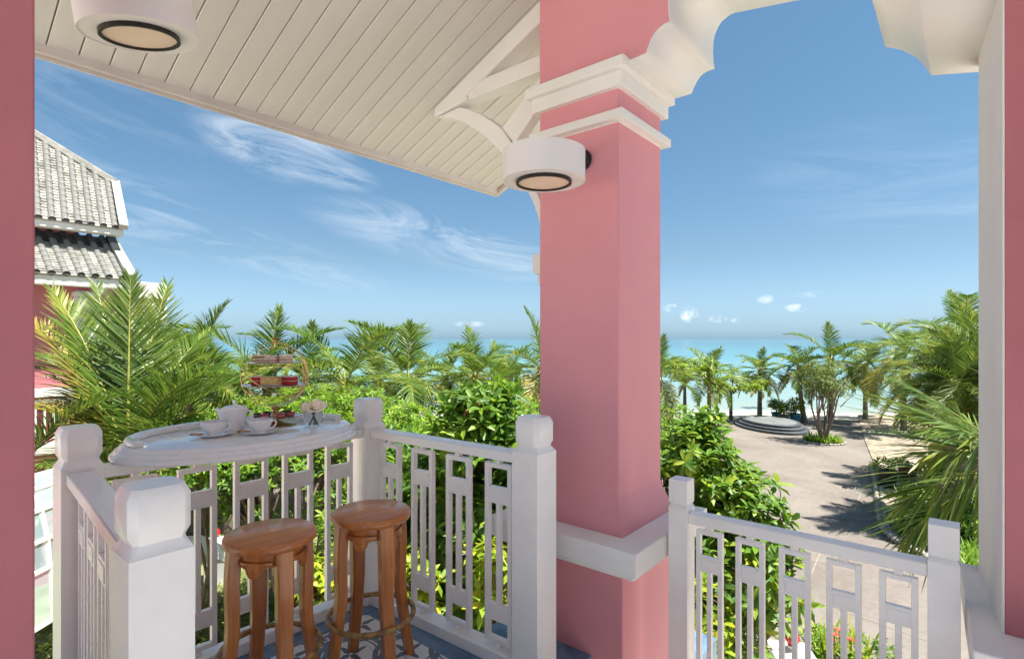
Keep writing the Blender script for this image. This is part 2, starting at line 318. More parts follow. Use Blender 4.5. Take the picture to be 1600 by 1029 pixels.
def sea():
    m, t, p = base_mat('sea_water'); p.inputs['Roughness'].default_value = .16; p.inputs['Specular IOR Level'].default_value = .28
    v = coord(t, 'Object')
    sx = t.nodes.new('ShaderNodeSeparateXYZ'); t.links.new(v, sx.inputs[0])     # object Y = metres from the shoreline
    wob = noise(t, .035, 4, .6, coord(t, 'Object', (.35, 1.6, 1)))
    ad = t.nodes.new('ShaderNodeMath'); ad.operation = 'MULTIPLY_ADD'; ad.inputs[1].default_value = 26; ad.inputs[2].default_value = -13
    t.links.new(wob.outputs[0], ad.inputs[0])
    rel = t.nodes.new('ShaderNodeMath'); rel.operation = 'MULTIPLY_ADD'; t.links.new(sx.outputs['Y'], rel.inputs[0]); rel.inputs[1].default_value = 1
    sc = t.nodes.new('ShaderNodeMath'); sc.operation = 'MULTIPLY'; t.links.new(ad.outputs[0], sc.inputs[0])
    sm = t.nodes.new('ShaderNodeMapRange'); sm.inputs[1].default_value = 0; sm.inputs[2].default_value = 60; t.links.new(sx.outputs['Y'], sm.inputs[0]); t.links.new(sm.outputs[0], sc.inputs[1])
    t.links.new(sc.outputs[0], rel.inputs[2])
    lg = t.nodes.new('ShaderNodeMath'); lg.operation = 'LOGARITHM'; lg.inputs[1].default_value = 10; 
    mxm = t.nodes.new('ShaderNodeMath'); mxm.operation = 'MAXIMUM'; mxm.inputs[1].default_value = 1; t.links.new(rel.outputs[0], mxm.inputs[0]); t.links.new(mxm.outputs[0], lg.inputs[0])
    dv = t.nodes.new('ShaderNodeMath'); dv.operation = 'DIVIDE'; dv.inputs[1].default_value = 4; t.links.new(lg.outputs[0], dv.inputs[0])
    r = ramp(t, [(.0, (.31, .32, .25)), (.18, (.255, .315, .25)), (.34, (.20, .315, .27)), (.42, (.15, .31, .31)), (.52, (.062, .22, .26)), (.66, (.032, .140, .185)), (1, (.028, .105, .145))])
    t.links.new(dv.outputs[0], r.inputs[0]); t.links.new(r.outputs[0], p.inputs['Base Color'])
    w1 = noise(t, .9, 4, .6, coord(t, 'Object', (.35, 1, 1))); bump(t, p, w1.outputs[0], .35, .12); return m
SHORE = 39.9
mb = MB(); ys = [0, 8, 30, 120, 600, 25000]
for y in ys:
    for x in (-25000, -200, 200, 25000): mb.v.append((x, y, 0))
for i in range(len(ys) - 1):
    for k in range(3): mb.f.append((i * 4 + k, i * 4 + k + 1, i * 4 + k + 5, i * 4 + k + 4)); mb.sm.append(False)
seao = mb.build('sea', sea()); seao.location = C(0, SHORE, GZ - .26); seao.rotation_euler = (0, 0, math.atan2(.64, .768)); seao['kind'] = 'structure'
M['foam'] = mat('foam', (.8, .82, .8), .7, .05, 3, 20, .2)
fm = MB()
for d, x0, x1 in [(47.5, -12, 4), (52, -16, -3), (41.2, 8, 24)]:
    n = 26; a = []
    for i in range(n + 1):
        x = x0 + (x1 - x0) * i / n; wv = .22 * math.sin(i * 1.3) + .18 * math.sin(i * .47 + d); hw = .22 * math.sin(math.pi * i / n) * (.6 + .4 * math.sin(i * 2.1))
        a.append((C(x, d + wv - hw, GZ - .252), C(x, d + wv, GZ - .225), C(x, d + wv + hw, GZ - .252)))
    b = len(fm.v)
    for q in a: fm.v += [tuple(k) for k in q]
    for i in range(n):
        for k in (0, 1): fm.f.append((b + i * 3 + k, b + i * 3 + k + 1, b + i * 3 + k + 4, b + i * 3 + k + 3)); fm.sm.append(True)
fo = fm.build('breaking_wave', M['foam']); fo['kind'] = 'stuff'; tag(fo, 'thin white lines of breaking foam near the beach', 'waves')

# ------------------------------------------------------------------ the loggia: columns, arch, roof
colm = empty('column', (-1.625, 2.755, 0), 'square pink column with white capital and ledge in the middle of the view', 'column')
cx, cy = -1.625, 2.755
def sq(mb, o, z0, z1, o2=None):            # square slab round the column, offset o beyond the shaft (o2 at the top)
    h = .253 + o; h2 = .253 + (o if o2 is None else o2)
    return mb.add([(-h, -h, z0), (h, -h, z0), (h, h, z0), (-h, h, z0), (-h2, -h2, z1), (h2, -h2, z1), (h2, h2, z1), (-h2, h2, z1)],
                  [(0, 3, 2, 1), (4, 5, 6, 7), (0, 1, 5, 4), (1, 2, 6, 5), (2, 3, 7, 6), (3, 0, 4, 7)])
mb = MB(); sq(mb, 0, .76, 3.02); mb.build('shaft', M['pink'], colm, .006)
mb = MB(); pr = [(.05, .598), (.05, .615), (.042, .65), (.026, .69), (.010, .735), (0.0005, .775)]
for (a, za), (b, zb) in zip(pr, pr[1:]): sq(mb, a, za, zb, b)
mb = MB(); n = len(pr)
for o_, z_ in pr:
    h = .253 + o_; mb.v += [(-h, -h, z_), (h, -h, z_), (h, h, z_), (-h, h, z_)]
for i in range(n - 1):
    for k in range(4): mb.f.append((i * 4 + k, i * 4 + (k + 1) % 4, i * 4 + 4 + (k + 1) % 4, i * 4 + 4 + k)); mb.sm.append(True)
mb.f.append((3, 2, 1, 0)); mb.sm.append(False)
mb.build('flared_base', M['pink'], colm, sharp=50)
mb = MB(); sq(mb, .05, -3.6, .46); mb.build('pedestal', M['pink'], colm, .006)
mb = MB(); sq(mb, .20, .485, .60); lg = mb.build('ledge', M['white_arch'], colm, .006)
mb = MB(); sq(mb, .175, .458, .484); mb.build('moulding', M['white_arch'], lg, .004)
mb = MB(); sq(mb, .004, 2.715, 2.722); sq(mb, .045, 2.722, 2.768); mb.build('neck_band', M['white_arch'], colm, .003)
mb = MB(); sq(mb, .034, 2.888, 2.968); cp = mb.build('capital', M['white_arch'], colm, .004)
mb = MB(); sq(mb, .062, 2.9685, 3.026); mb.build('capital_lip', M['white_arch'], cp, .005)

def yfar(X): return 3.05 + max(0, X + 1.372) * .15
def far_pt(px, py):
    r = ray(px, py); Y = 3.05
    for _ in range(8): lam = Y / r.y; Y = yfar(r.x * lam)
    return (r.x * lam, EYE + r.z * lam)
prof = [(-1.3715, 3.020), (-1.30, 3.009)] + [far_pt(*p) for p in [(1080, 146), (1083, 138), (1088, 127.5), (1093, 120), (1099, 114.5), (1107, 110), (1115.5, 107.6), (1114, 96), (1113.2, 82), (1113.8, 67), (1116, 55), (1120.5, 44), (1126, 35), (1132, 28.5), (1139, 23), (1148, 19.5), (1240, 1), (1330, -14), (1352, -13), (1364, -6), (1372, 5), (1379, 19), (1382.5, 38), (1384, 56), (1384, 73), (1397, 74.5), (1409, 77.5), (1420, 82), (1431, 88), (1439, 95), (1446, 103), (1451, 110), (1455.6, 117), (1531, 113.6)]]
xr, zr_ = prof[-1]
prof = [p for p in prof if p[0] < .044] + [(.095, zr_)]
arch = empty('arch_wall', (-.65, 2.75, 2.7), 'pink wall over the opening with a white scalloped arch underside', 'wall')
poly = [(x, z + .012 if 0 < i else z) for i, (x, z) in enumerate(prof)]
# wall body: pink, the white soffit is a lining 12 mm thick below it
top = 4.22
wp = list(prof) + [(.1030, zr_), (.1030, top), (-1.8775, 3.62), (-1.8775, 3.03), (-1.3715, 3.03)]
n = len(wp); na = len(prof) + 0
mb = MB(); mb.v = [(x, 2.502, z) for x, z in wp] + [(x, yfar(x) - .002, z) for x, z in wp]
mb.f = [tuple(range(n))[::-1], tuple(range(n, 2 * n))] + [(i, (i + 1) % n, n + (i + 1) % n, n + i) for i in range(na, n)]; mb.sm = [False] * len(mb.f)
mb.build('wall_face', M['pink'], arch)
mb = MB(); lw = prof; n = len(lw)
for x, z in lw: mb.v += [(x, 2.499, z), (x, yfar(x) + .002, z)]
for i in range(n - 1):
    a, b = i * 2, i * 2 + 2; mb.f.append((a, b, b + 1, a + 1)); mb.sm.append(True)
sf = mb.build('soffit', M['white_arch'], arch, sharp=38)
sd_ = sf.modifiers.new('lining', 'SOLIDIFY'); sd_.thickness = .006; sd_.offset = 0
# right pier
pier = empty('pier', (.45, 2.79, 0), 'pink pier with white jamb and ledge at the right edge', 'column')
def pp(name, pts, z0, z1, m, par, bev): return MB().prism(pts, lambda a, b: (a, b, z0), lambda a, b: (a, b, z1)).build(name, m, par, bev)
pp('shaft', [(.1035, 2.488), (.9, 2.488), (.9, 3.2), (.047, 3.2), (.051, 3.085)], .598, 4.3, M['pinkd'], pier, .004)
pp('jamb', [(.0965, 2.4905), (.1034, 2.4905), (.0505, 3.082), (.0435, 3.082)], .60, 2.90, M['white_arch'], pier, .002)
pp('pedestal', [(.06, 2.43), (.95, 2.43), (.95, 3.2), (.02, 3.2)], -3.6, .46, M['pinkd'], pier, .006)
lg = pp('ledge', [(.018, 2.293), (1.1, 2.293), (1.1, 3.16), (-.02, 3.16)], .485, .60, M['white_arch'], pier, .006)
pp('moulding', [(.035, 2.318), (1.1, 2.318), (1.1, 3.15), (.0, 3.15)], .458, .484, M['white_arch'], lg, .004)
# unseen wall added to the right of the viewer, to shade the porch
hw = MB().box(3.2, 3.4, -4, 2.3, -.20, 5.0).build('added_shade_wall', mat('added_wall_grey', (.62, .60, .585), .8, .1, 2, 40, .2), None); tag(hw, 'unseen grey wall added right of the viewer to shade the porch', 'wall')
# left pier
lp = PD(55, 529, 1.30)
pl = empty('pier', (lp.x, lp.y, 0), 'dark pink wall pier filling the left edge', 'column')
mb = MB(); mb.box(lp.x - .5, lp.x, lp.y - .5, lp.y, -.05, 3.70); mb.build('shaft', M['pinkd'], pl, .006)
mb = MB(); mb.box(lp.x - .53, lp.x + .03, lp.y - 1.2, lp.y - .7, -.05, .12); mb.build('plinth', M['white'], pl, .006)

def rebase(e):
    for ch in e.children: ch.location = Vector(ch.location) - Vector(e.location)
for e_ in (arch, pier, pl): rebase(e_)

# roof: sloping boarded ceiling, eave trim, outer slabs
roof = empty('roof', (-3.48, 1.3, 3.0), 'pitched porch roof with cream board ceiling overhead', 'roof')
EX, EZ, TN, Y0, Y1 = -3.48, 3.0, .42, -.70, 3.958
RX = .85
def cz(X): return EZ + .02 + TN * (X - EX)
bw = .128; k = 0; y = Y1 - .045
bm_ = MB(); L_ = RX - EX - .04; gap = .0026
y0, y1 = -bw / 2 + gap, bw / 2 - gap
pts = [(y0, .003), (y0 + .003, 0), (y1 - .003, 0), (y1, .003), (y1, .016), (y0, .016)]
bm_.prism([(a, b) for a, b in pts], lambda a, b: (.03, a, b + TN * .03), lambda a, b: (L_, a, b + TN * L_))
board = bm_.mesh('ceiling_board', M['ceil'])
while y > Y0:
    o = link('ceiling_board', board, roof, (0, y - bw / 2 - 1.3, .02 + random.uniform(-.0012, .0012))); y -= bw
mb = MB()
for dz, th in ((.037, .10),):
    mb.prism([(EX - .06, EZ + .02 + TN * -.06 + dz), (RX, cz(RX) + dz), (RX, cz(RX) + dz + th), (EX - .06, EZ + .02 - TN * .06 + dz + th)], lambda a, b: (a + 3.48, Y0 - 1.3, b - 3.0), lambda a, b: (a + 3.48, Y1 + .02 - 1.3, b - 3.0))
mb.build('roof_slab', M['grout'], roof)
mb = MB(); mb.box(-.012, .0, Y0 - 1.3, Y1 - 1.3, -.03, .16); mb.box(.0, .03, Y0 - 1.3, Y1 - .03 - 1.3, -.012, .045); mb.build('eave_trim', M['trim'], roof, .003)
mb = MB(); mb.prism([(-.012, -.03), (RX - EX, -.03 + TN * (RX - EX)), (RX - EX, .14 + TN * (RX - EX)), (-.012, .16)], lambda a, b: (a, Y1 - 1.3 + .001, b), lambda a, b: (a, Y1 - 1.3 - .028, b)); mb.build('gable_trim', M['trim'], roof, .003)

# gable truss on the far side of the column
tr = empty('roof_truss', (-1.88, 2.70, 2.4), 'white timber roof bracket with curved brace left of the column', 'bracket')
TY0, TY1 = 2.65, 2.76
def P2(px, py): v = PY(px, py, TY0); return (v.x, v.z)
def tp(name, poly, y0=TY0, y1=TY1, bev=.006):
    mb = MB(); mb.prism(poly, lambda a, b: (a + 1.88, y0 - 2.70, b - 2.4), lambda a, b: (a + 1.88, y1 - 2.70, b - 2.4)); return mb.build(name, M['white_arch'], tr, bev)
xe = -1.8795
tp('rafter', [(-2.925, 3.19), (-2.60, 3.225), (-2.60, cz(-2.6) - .135), (xe, cz(xe) - .135), (xe, cz(xe) - .003), (-2.925, cz(-2.925) - .003)], TY0 - .012, TY1 + .012)
tp('tie_beam', [(-2.598, 3.225), (xe, 3.225), (xe, 3.325), (-2.598, 3.325)])
lo = [(682, 180), (700, 182.5), (716, 187.6), (733, 196.5), (749, 206.6), (762, 217.5), (774, 229.5), (786.6, 243), (802, 263), (818, 287), (830, 312), (838, 334), (843, 352)]
hi = [(843, 312), (836, 294), (826, 272), (812, 245), (800, 225), (784, 201.5), (771.4, 191.4), (749, 177), (728, 168.5), (716, 167)]
L2 = [P2(*p) for p in lo]; H2 = [P2(*p) for p in hi]
L2 = [(min(x, xe), z) for x, z in L2]; L2.append((xe, L2[-1][1] - .10))
H2 = [(xe, H2[0][1] - .05)] + H2
H2 = [(min(x, xe), min(z, 3.2235)) for x, z in H2]; L2[0] = (L2[0][0], 3.188); L2 = [(x, min(z, 3.187)) for x, z in L2]
tp('curved_brace', L2 + H2, TY0 + .006, TY1 - .006)
sb = [P2(782, 199), P2(801, 224), (xe, 3.13), (xe, 3.2225), (-1.965, 3.2225)]
tp('strut', sb, TY0 + .012, TY1 - .02)
mb = MB(); mb.box(-.165, .002 - .0025, -.05, .06, -.40, -.28); mb.box(-.14, -.0005, -.03, .04, -.47, -.401); mb.build('corbel', M['white_arch'], tr, .004)

# ------------------------------------------------------------------ wall lamps
def make_lamp(name, loc, label, mount, side=-1, tilt=None):
    t = empty(name, loc, label, 'wall lamp', 'white drum lamps with black rings')
    r, h = .1975, .142
    mb = MB(); mb.lathe([(r - .004, -h / 2), (r, -h / 2), (r, h / 2), (r - .004, h / 2), (r - .004, -h / 2)], n=64, cap=False); sh = mb.build('shade', M['shade'], t, sharp=40)
    mb = MB(); mb.lathe([(.132, -h / 2 + .004), (r - .0045, -h / 2 + .004), (r - .0045, -h / 2 + .012), (.132, -h / 2 + .012), (.132, -h / 2 + .004)], n=64, cap=False); mb.build('bottom_plate', M['shade'], t, sharp=40)
    mb = MB(); mb.lathe([(r - .006, h / 2 - .012), (.0, h / 2 - .012), (.0, h / 2 - .004), (r - .006, h / 2 - .004)], n=64, cap=False); mb.build('top_plate', M['shade'], t, sharp=40)
    mb = MB(); mb.lathe([(.122, -h / 2 - .012), (.1335, -h / 2 - .012), (.1335, -h / 2 + .0035), (.122, -h / 2 + .0035), (.122, -h / 2 - .012)], n=64, cap=False); mb.build('ring', M['black'], t, sharp=40)
    mb = MB(); mb.lathe([(0, -h / 2 - .004), (.1215, -h / 2 - .004), (.1215, -h / 2 + .003), (0, -h / 2 + .003)], n=48, cap=False); mb.build('diffuser', M['diff'], t, sharp=40)
    mb = MB(); m = Vector(mount) - Vector(loc)
    if tilt: m = tilt.transposed() @ m
    mb.tube([(0, 0, h / 2 - .006), (0, 0, h / 2 + .022), m * .06 + Vector((0, 0, h / 2 + .036)), m * .5 + Vector((0, 0, h / 2 + .035)), m + Vector((0, side * .03, 0)), m], .011, 10)
    mb.lathe([(.03, 0), (.03, .012), (.014, .016)], (0, 0, h / 2 - .003), 20); mb.box(-.036, .036, -.012, .012, h / 2 + .012, h / 2 + .03); mb.build('arm', M['black'], t, .002)
    mb = MB(); nrm = Vector((0, side, 0)) if not tilt else tilt.transposed() @ Vector((0, side, 0))
    q = nrm.to_track_quat('Z', 'Y').to_matrix(); mb.lathe([(.056, 0.001), (.056, .014), (.045, .024)], n=32); mb.v = [tuple(q @ Vector(v) + m) for v in mb.v]; mb.build('wall_plate', M['black'], t, .002)
    if tilt: t.rotation_euler = tilt.to_euler()
    return t
M['diff'] = mat('lamp_diffuser', (.80, .62, .49), .45, .06, 6, 40, 0)
make_lamp('wall_lamp', (-1.555, 2.105, 2.425), 'white drum lamp mounted on the pink column face', (-1.585, 2.4995, 2.56))
d1 = 2.08; rh = ray(214, 57); rh.z = 0; TL = Matrix.Rotation(R(-8), 3, rh.normalized()) @ Matrix.Rotation(R(6), 3, rh.cross(Vector((0, 0, 1))).normalized()); p1 = PD(214, 57, d1)
make_lamp('wall_lamp', (p1.x, p1.y, p1.z + .078), 'larger looking white drum lamp at the top left under the ceiling', (lp.x - .22, lp.y + .001, p1.z + .30), 1, TL)

# ------------------------------------------------------------------ balcony floor
def tile_mat():
    m, t, p = base_mat('encaustic_tile'); p.inputs['Roughness'].default_value = .3
    TS = .2
    g = t.nodes.new('ShaderNodeNewGeometry').outputs['Position']
    def vm(op, a, b=None):
        n = t.nodes.new('ShaderNodeVectorMath'); n.operation = op
        for i, q in enumerate((a, b)):
            if q is None: continue
            if isinstance(q, tuple): n.inputs[i].default_value = q
            else: t.links.new(q, n.inputs[i])
        return n
    def mt(op, *a):
        n = t.nodes.new('ShaderNodeMath'); n.operation = op
        for i, q in enumerate(a):
            if isinstance(q, (int, float)): n.inputs[i].default_value = q
            else: t.links.new(q, n.inputs[i])
        return n.outputs[0]
    sc = vm('MULTIPLY', vm('ADD', g, (20.0 + .0, 20.0, 0)).outputs[0], (1 / TS / 2, 1 / TS / 2, 0)).outputs[0]   # pattern repeats over 2 x 2 tiles
    f = vm('FRACTION', sc).outputs[0]
    rings = None
    for c in ((0, 0, 0), (1, 0, 0), (0, 1, 0), (1, 1, 0), (.5, .5, 0)):
        d = vm('LENGTH', vm('SUBTRACT', f, c).outputs[0]).outputs['Value']
        for rad, wd_ in ((.40, .036), (.325, .013)):
            b = mt('LESS_THAN', mt('ABSOLUTE', mt('SUBTRACT', d, rad)), wd_)
            rings = b if rings is None else mt('MAXIMUM', rings, b)
    def flower(c, ph, big):
        q = vm('SUBTRACT', f, c).outputs[0]; sp = t.nodes.new('ShaderNodeSeparateXYZ'); t.links.new(q, sp.inputs[0])
        r = vm('LENGTH', q).outputs['Value']; th = mt('ARCTAN2', sp.outputs[1], sp.outputs[0])
        lobe = mt('ABSOLUTE', mt('COSINE', mt('MULTIPLY_ADD', th, 2, ph)))
        frill = mt('MULTIPLY', mt('COSINE', mt('MULTIPLY', th, 12)), .022)
        lim = mt('ADD', mt('MULTIPLY_ADD', mt('POWER', lobe, 2.5), big, .035), frill)
        return mt('MULTIPLY', mt('LESS_THAN', r, lim), mt('GREATER_THAN', r, .025))
    fl = None
    for c, ph, big in (((.5, .5, 0), 0, .17), ((0, 0, 0), 0, .17), ((1, 0, 0), 0, .17), ((0, 1, 0), 0, .17), ((1, 1, 0), 0, .17), ((.5, 0, 0), 1.57, .10), ((.5, 1, 0), 1.57, .10), ((0, .5, 0), 1.57, .10), ((1, .5, 0), 1.57, .10)):
        b = flower(c, ph, big); fl = b if fl is None else mt('MAXIMUM', fl, b)
    n = noise(t, 14, 5, .65, coord(t, 'Object'))
    base = ramp(t, [(.3, (.60, .59, .585)), (.7, (.70, .69, .68))]); t.links.new(n.outputs[0], base.inputs[0])
    ink = ramp(t, [(.3, (.060, .078, .10)), (.7, (.12, .14, .17))]); t.links.new(n.outputs[0], ink.inputs[0])
    ink2 = ramp(t, [(.3, (.075, .098, .13)), (.7, (.14, .17, .205))]); t.links.new(n.outputs[0], ink2.inputs[0])
    m1 = t.nodes.new('ShaderNodeMix'); m1.data_type = 'RGBA'; t.links.new(rings, m1.inputs['Factor']); t.links.new(base.outputs[0], m1.inputs['A']); t.links.new(ink2.outputs[0], m1.inputs['B'])
    m2 = t.nodes.new('ShaderNodeMix'); m2.data_type = 'RGBA'; t.links.new(fl, m2.inputs['Factor']); t.links.new(m1.outputs['Result'], m2.inputs['A']); t.links.new(ink.outputs[0], m2.inputs['B'])
    t.links.new(m2.outputs['Result'], p.inputs['Base Color']); bump(t, p, n.outputs[0], .05, .002); return m
M['tile'] = tile_mat()
floor = MB().box(-2.91, 3.0, -3.0, 2.16, -.20, -.012).build('balcony_floor', M['tile'], None); floor['kind'] = 'structure'
tm = MB(); h = .0993; tm.add([(-h, -h, -.0115), (h, -h, -.0115), (h, h, -.0115), (-h, h, -.0115), (-h, -h, -.0007), (h, -h, -.0007), (h, h, -.0007), (-h, h, -.0007), (-h + .0007, -h + .0007, 0), (h - .0007, -h + .0007, 0), (h - .0007, h - .0007, 0), (-h + .0007, h - .0007, 0)],
                             [(0, 1, 5, 4), (1, 2, 6, 5), (2, 3, 7, 6), (3, 0, 4, 7), (4, 5, 9, 8), (5, 6, 10, 9), (6, 7, 11, 10), (7, 4, 8, 11), (8, 9, 10, 11)])
tme = tm.mesh('floor_tile', M['tile'])
for i in range(8):
    for j in range(9):
        if -2.58 + .2 * i > -1.0: continue
        link('floor_tile', tme, floor, (-2.58 + .2 * i, 1.792 - .2 * j, random.uniform(0, .0004)))
for j in range(7):                                       # blue stone border strips, mitred butt joints
    if j < 6: MB().box(-2.835, -2.6815, 1.598 - .297 * (j + 1), 1.597 - .297 * j if j else 1.8925, -.0115, .0008).build('border_strip', M['bluestone'], floor, .001)
for j in range(5):
    MB().box(-2.81 + .33 * j, -2.81 + .33 * (j + 1) - .002, 1.8935, 2.045, -.0115, .0008).build('border_strip', M['bluestone'], floor, .001)
pb = MB().box(-2.10, -1.93, 2.165, 2.60, -.19, -.05).box(-1.9299, -1.50, 2.165, 2.449, -.19, -.05); pbo = pb.build('plinth_terrace', M['bluestone'], None, .003); pbo['kind'] = 'structure'
lf = MB().box(-2.2, -1.26, 3.065, 3.62, -.50, -.37).build('lower_landing', M['bluestone'], None, .004); lf['kind'] = 'structure'
MB().box(-2.95, -1.45, -2.05, 2.19, -3.6, -.201).build('balcony_base', M['pinkd'], None)['kind'] = 'structure'

# ------------------------------------------------------------------ railings
def post_mb(s, h, cap='chamfer'):
    mb = MB(); a = s / 2
    if cap == 'chamfer':
        sh = h - .165
        mb.box(-a, a, -a, a, 0, sh)
        def oct_(k, c): return [(-k + c, -k), (k - c, -k), (k, -k + c), (k, k - c), (k - c, k), (-k + c, k), (-k, k - c), (-k, -k + c)]
        rings = [(a * .985, .001, sh), (a * .82, a * .14, sh + .024), (a * .82, a * .18, sh + .031), (a * .965, a * .27, sh + .051), (a * .965, a * .27, sh + .138), (a * .80, a * .22, sh + .163)]
        b = len(mb.v)
        for k, c, z in rings: mb.v += [(x, y, z) for x, y in oct_(k, c)]
        for i in range(len(rings) - 1):
            for k in range(8): mb.f.append((b + i * 8 + k, b + i * 8 + (k + 1) % 8, b + i * 8 + 8 + (k + 1) % 8, b + i * 8 + 8 + k)); mb.sm.append(False)
        e = b + (len(rings) - 1) * 8; mb.f.append(tuple(e + k for k in range(8))); mb.sm.append(False)
    else:
        sh = h - .14; mb.box(-a, a, -a, a, 0, sh)
        mb.add([(-a * .98, -a * .98, sh), (a * .98, -a * .98, sh), (a * .98, a * .98, sh), (-a * .98, a * .98, sh), (-a * .86, -a * .86, sh + .014), (a * .86, -a * .86, sh + .014), (a * .86, a * .86, sh + .014), (-a * .86, a * .86, sh + .014)], [(0, 1, 5, 4), (1, 2, 6, 5), (2, 3, 7, 6), (3, 0, 4, 7)])
        k = a * .97; mb.box(-a * .86, a * .86, -a * .86, a * .86, sh + .014, sh + .0205); mb.box(-k, k, -k, k, sh + .021, h)
    return mb
def baluster_mb(w, z0, z1, c0, c1, ch, bar=.024, dep=.03):
    mb = MB(); a = w / 2; d = dep / 2
    mb.box(-a, -a + bar, -d, d, z0, z1); mb.box(a - bar, a, -d, d, z0, z1)
    i0, i1 = -a + bar, a - bar; e = .0006
    mb.box(i0, i1, -d + e, d - e, z1 - bar, z1 - e); mb.box(i0, i1, -d + e, d - e, z0 + e, z0 + bar)
    for c in (c0, c1):
        mb.box(i0, i1, -d + e, d - e, c, c + ch)
        # recessed field line: a thin raised panel on each face
        for s_ in (-1, 1): mb.box(i0 + .006, i1 - .006, *(sorted((s_ * (d - e), s_ * (d + .0022)))), c + .014, c + ch - .014)
    mb.box(-bar / 2, bar / 2, -d + 2 * e, d - 2 * e, c0 + ch, c1)
    mb.box(-.015, .015, -d + e, d - e, z1, z1 + .024); mb.box(-.015, .015, -d + e, d - e, z0 - .022, z0)
    return mb
def railing(name, label, A, B, posts, nb, zr, zf, bal, rh=.048, rw=.098, s0=.075, s1=.075):
    A = Vector((*A, 0)); B = Vector((*B, 0)); d = (B - A); L = d.length; ang = math.atan2(d.y, d.x)
    t = empty(name, (A.x, A.y, zf), label, 'railing', 'white railings round the balcony', rz=ang)
    mb = MB(); mb.box(s0, L - s1, -rw / 2, rw / 2, zr - rh - zf, zr - zf); mb.build('top_rail', M['rail'], t, .006)
    mb = MB(); mb.box(s0, L - s1, -rw / 2, rw / 2, .0, .065); mb.build('bottom_rail', M['rail'], t, .006)
    gap_ = (L - s0 - s1) / nb; me = bal.mesh('baluster', M['rail'])
    for i in range(nb):
        o = link('baluster', me, t, (s0 + gap_ * (i + .5), 0, -zf)); bv = o.modifiers.new('bevel', 'BEVEL'); bv.width = .0025; bv.segments = 1; bv.angle_limit = R(35)
    for (along, side, mesh_) in posts:
        mesh_.build('post', M['rail'], t, .0016, (along, side, 0), -ang)
    return t
bal = lambda: baluster_mb(.170, .088, .98, .195, .78, .082)
PL, PF, PB, PR = (-1.592, .48), (-2.868, .592), (-2.83, 2.012), (-1.573, 2.052)
railing('railing', 'white railing from the near left post back to the palm side corner', PL, PF, [(0, 0, post_mb(.145, 1.235)), (1.281, 0, post_mb(.145, 1.235))], 5, 1.053, 0, bal())
railing('railing', 'white railing under the oval table, behind the two stools', PF, PB, [(1.4205, 0, post_mb(.148, 1.235))], 5, 1.053, 0, bal())
railing('railing', 'white railing between the corner post and the post before the pink column', PB, PR, [(1.2576, 0, post_mb(.150, 1.235))], 4, 1.053, 0, bal())
ax0, ax1, ay = -1.11, -.063, 2.68
railing('railing', 'lower white railing across the arched opening on the right', (ax0, ay), (ax1, ay), [(0, 0, post_mb(.098, 1.26, 'block')), (ax1 - ax0, 0, post_mb(.098, 1.26, 'block'))], 5, .733, -.37, baluster_mb(.128, -.275, .655, -.19, .452, .075, .022, .028), .054, .075, .049, .049)

# ------------------------------------------------------------------ table
tb = empty('bar_table', (-2.9, 1.31, 1.045), 'oval white marble table top resting on the railing', 'table')
def ell(prof, n=96):
    m_ = MB(); vs = []
    for ax, ay_, z in prof: vs += [(ax * math.cos(2 * math.pi * k / n), ay_ * math.sin(2 * math.pi * k / n), z) for k in range(n)]
    fs = [(i * n + k, i * n + (k + 1) % n, (i + 1) * n + (k + 1) % n, (i + 1) * n + k) for i in range(len(prof) - 1) for k in range(n)]
    m_.add(vs, fs, True); m_.f.append(tuple(range(n))[::-1]); m_.sm.append(False); e = (len(prof) - 1) * n; m_.f.append(tuple(e + k for k in range(n))); m_.sm.append(False); return m_
def eo(o, z): return (.43 + o, .60 + o, z)
ell([eo(-.03, .006), eo(-.006, .006), eo(0, .012), eo(0, .022), eo(-.005, .029), eo(-.014, .031), eo(-.016, .034), eo(-.016, .042), eo(-.021, .049), eo(-.031, .051), eo(-.034, .054), eo(-.036, .062), eo(-.042, .068), eo(-.052, .070)]).build('table_top', M['marble'], tb, sharp=40)
mb = MB(); n = 60; a0, a1 = R(86), R(281)
secs = [(.370, .540, .0705), (.3735, .5435, .088), (.366, .536, .0985), (.338, .508, .0985), (.330, .500, .090), (.328, .498, .0705)]
for i in range(n + 1):
    a = a0 + (a1 - a0) * i / n
    for (ax_, ay_, z) in secs: mb.v.append((ax_ * math.cos(a), ay_ * math.sin(a), z))
q = len(secs)
for i in range(n):
    for k in range(q): mb.f.append((i * q + k, i * q + (k + 1) % q, (i + 1) * q + (k + 1) % q, (i + 1) * q + k)); mb.sm.append(True)
mb.f += [tuple(range(q))[::-1], tuple(n * q + k for k in range(q))]; mb.sm += [False] * 2
mb.build('upstand', M['marble'], tb, .004, sharp=50)

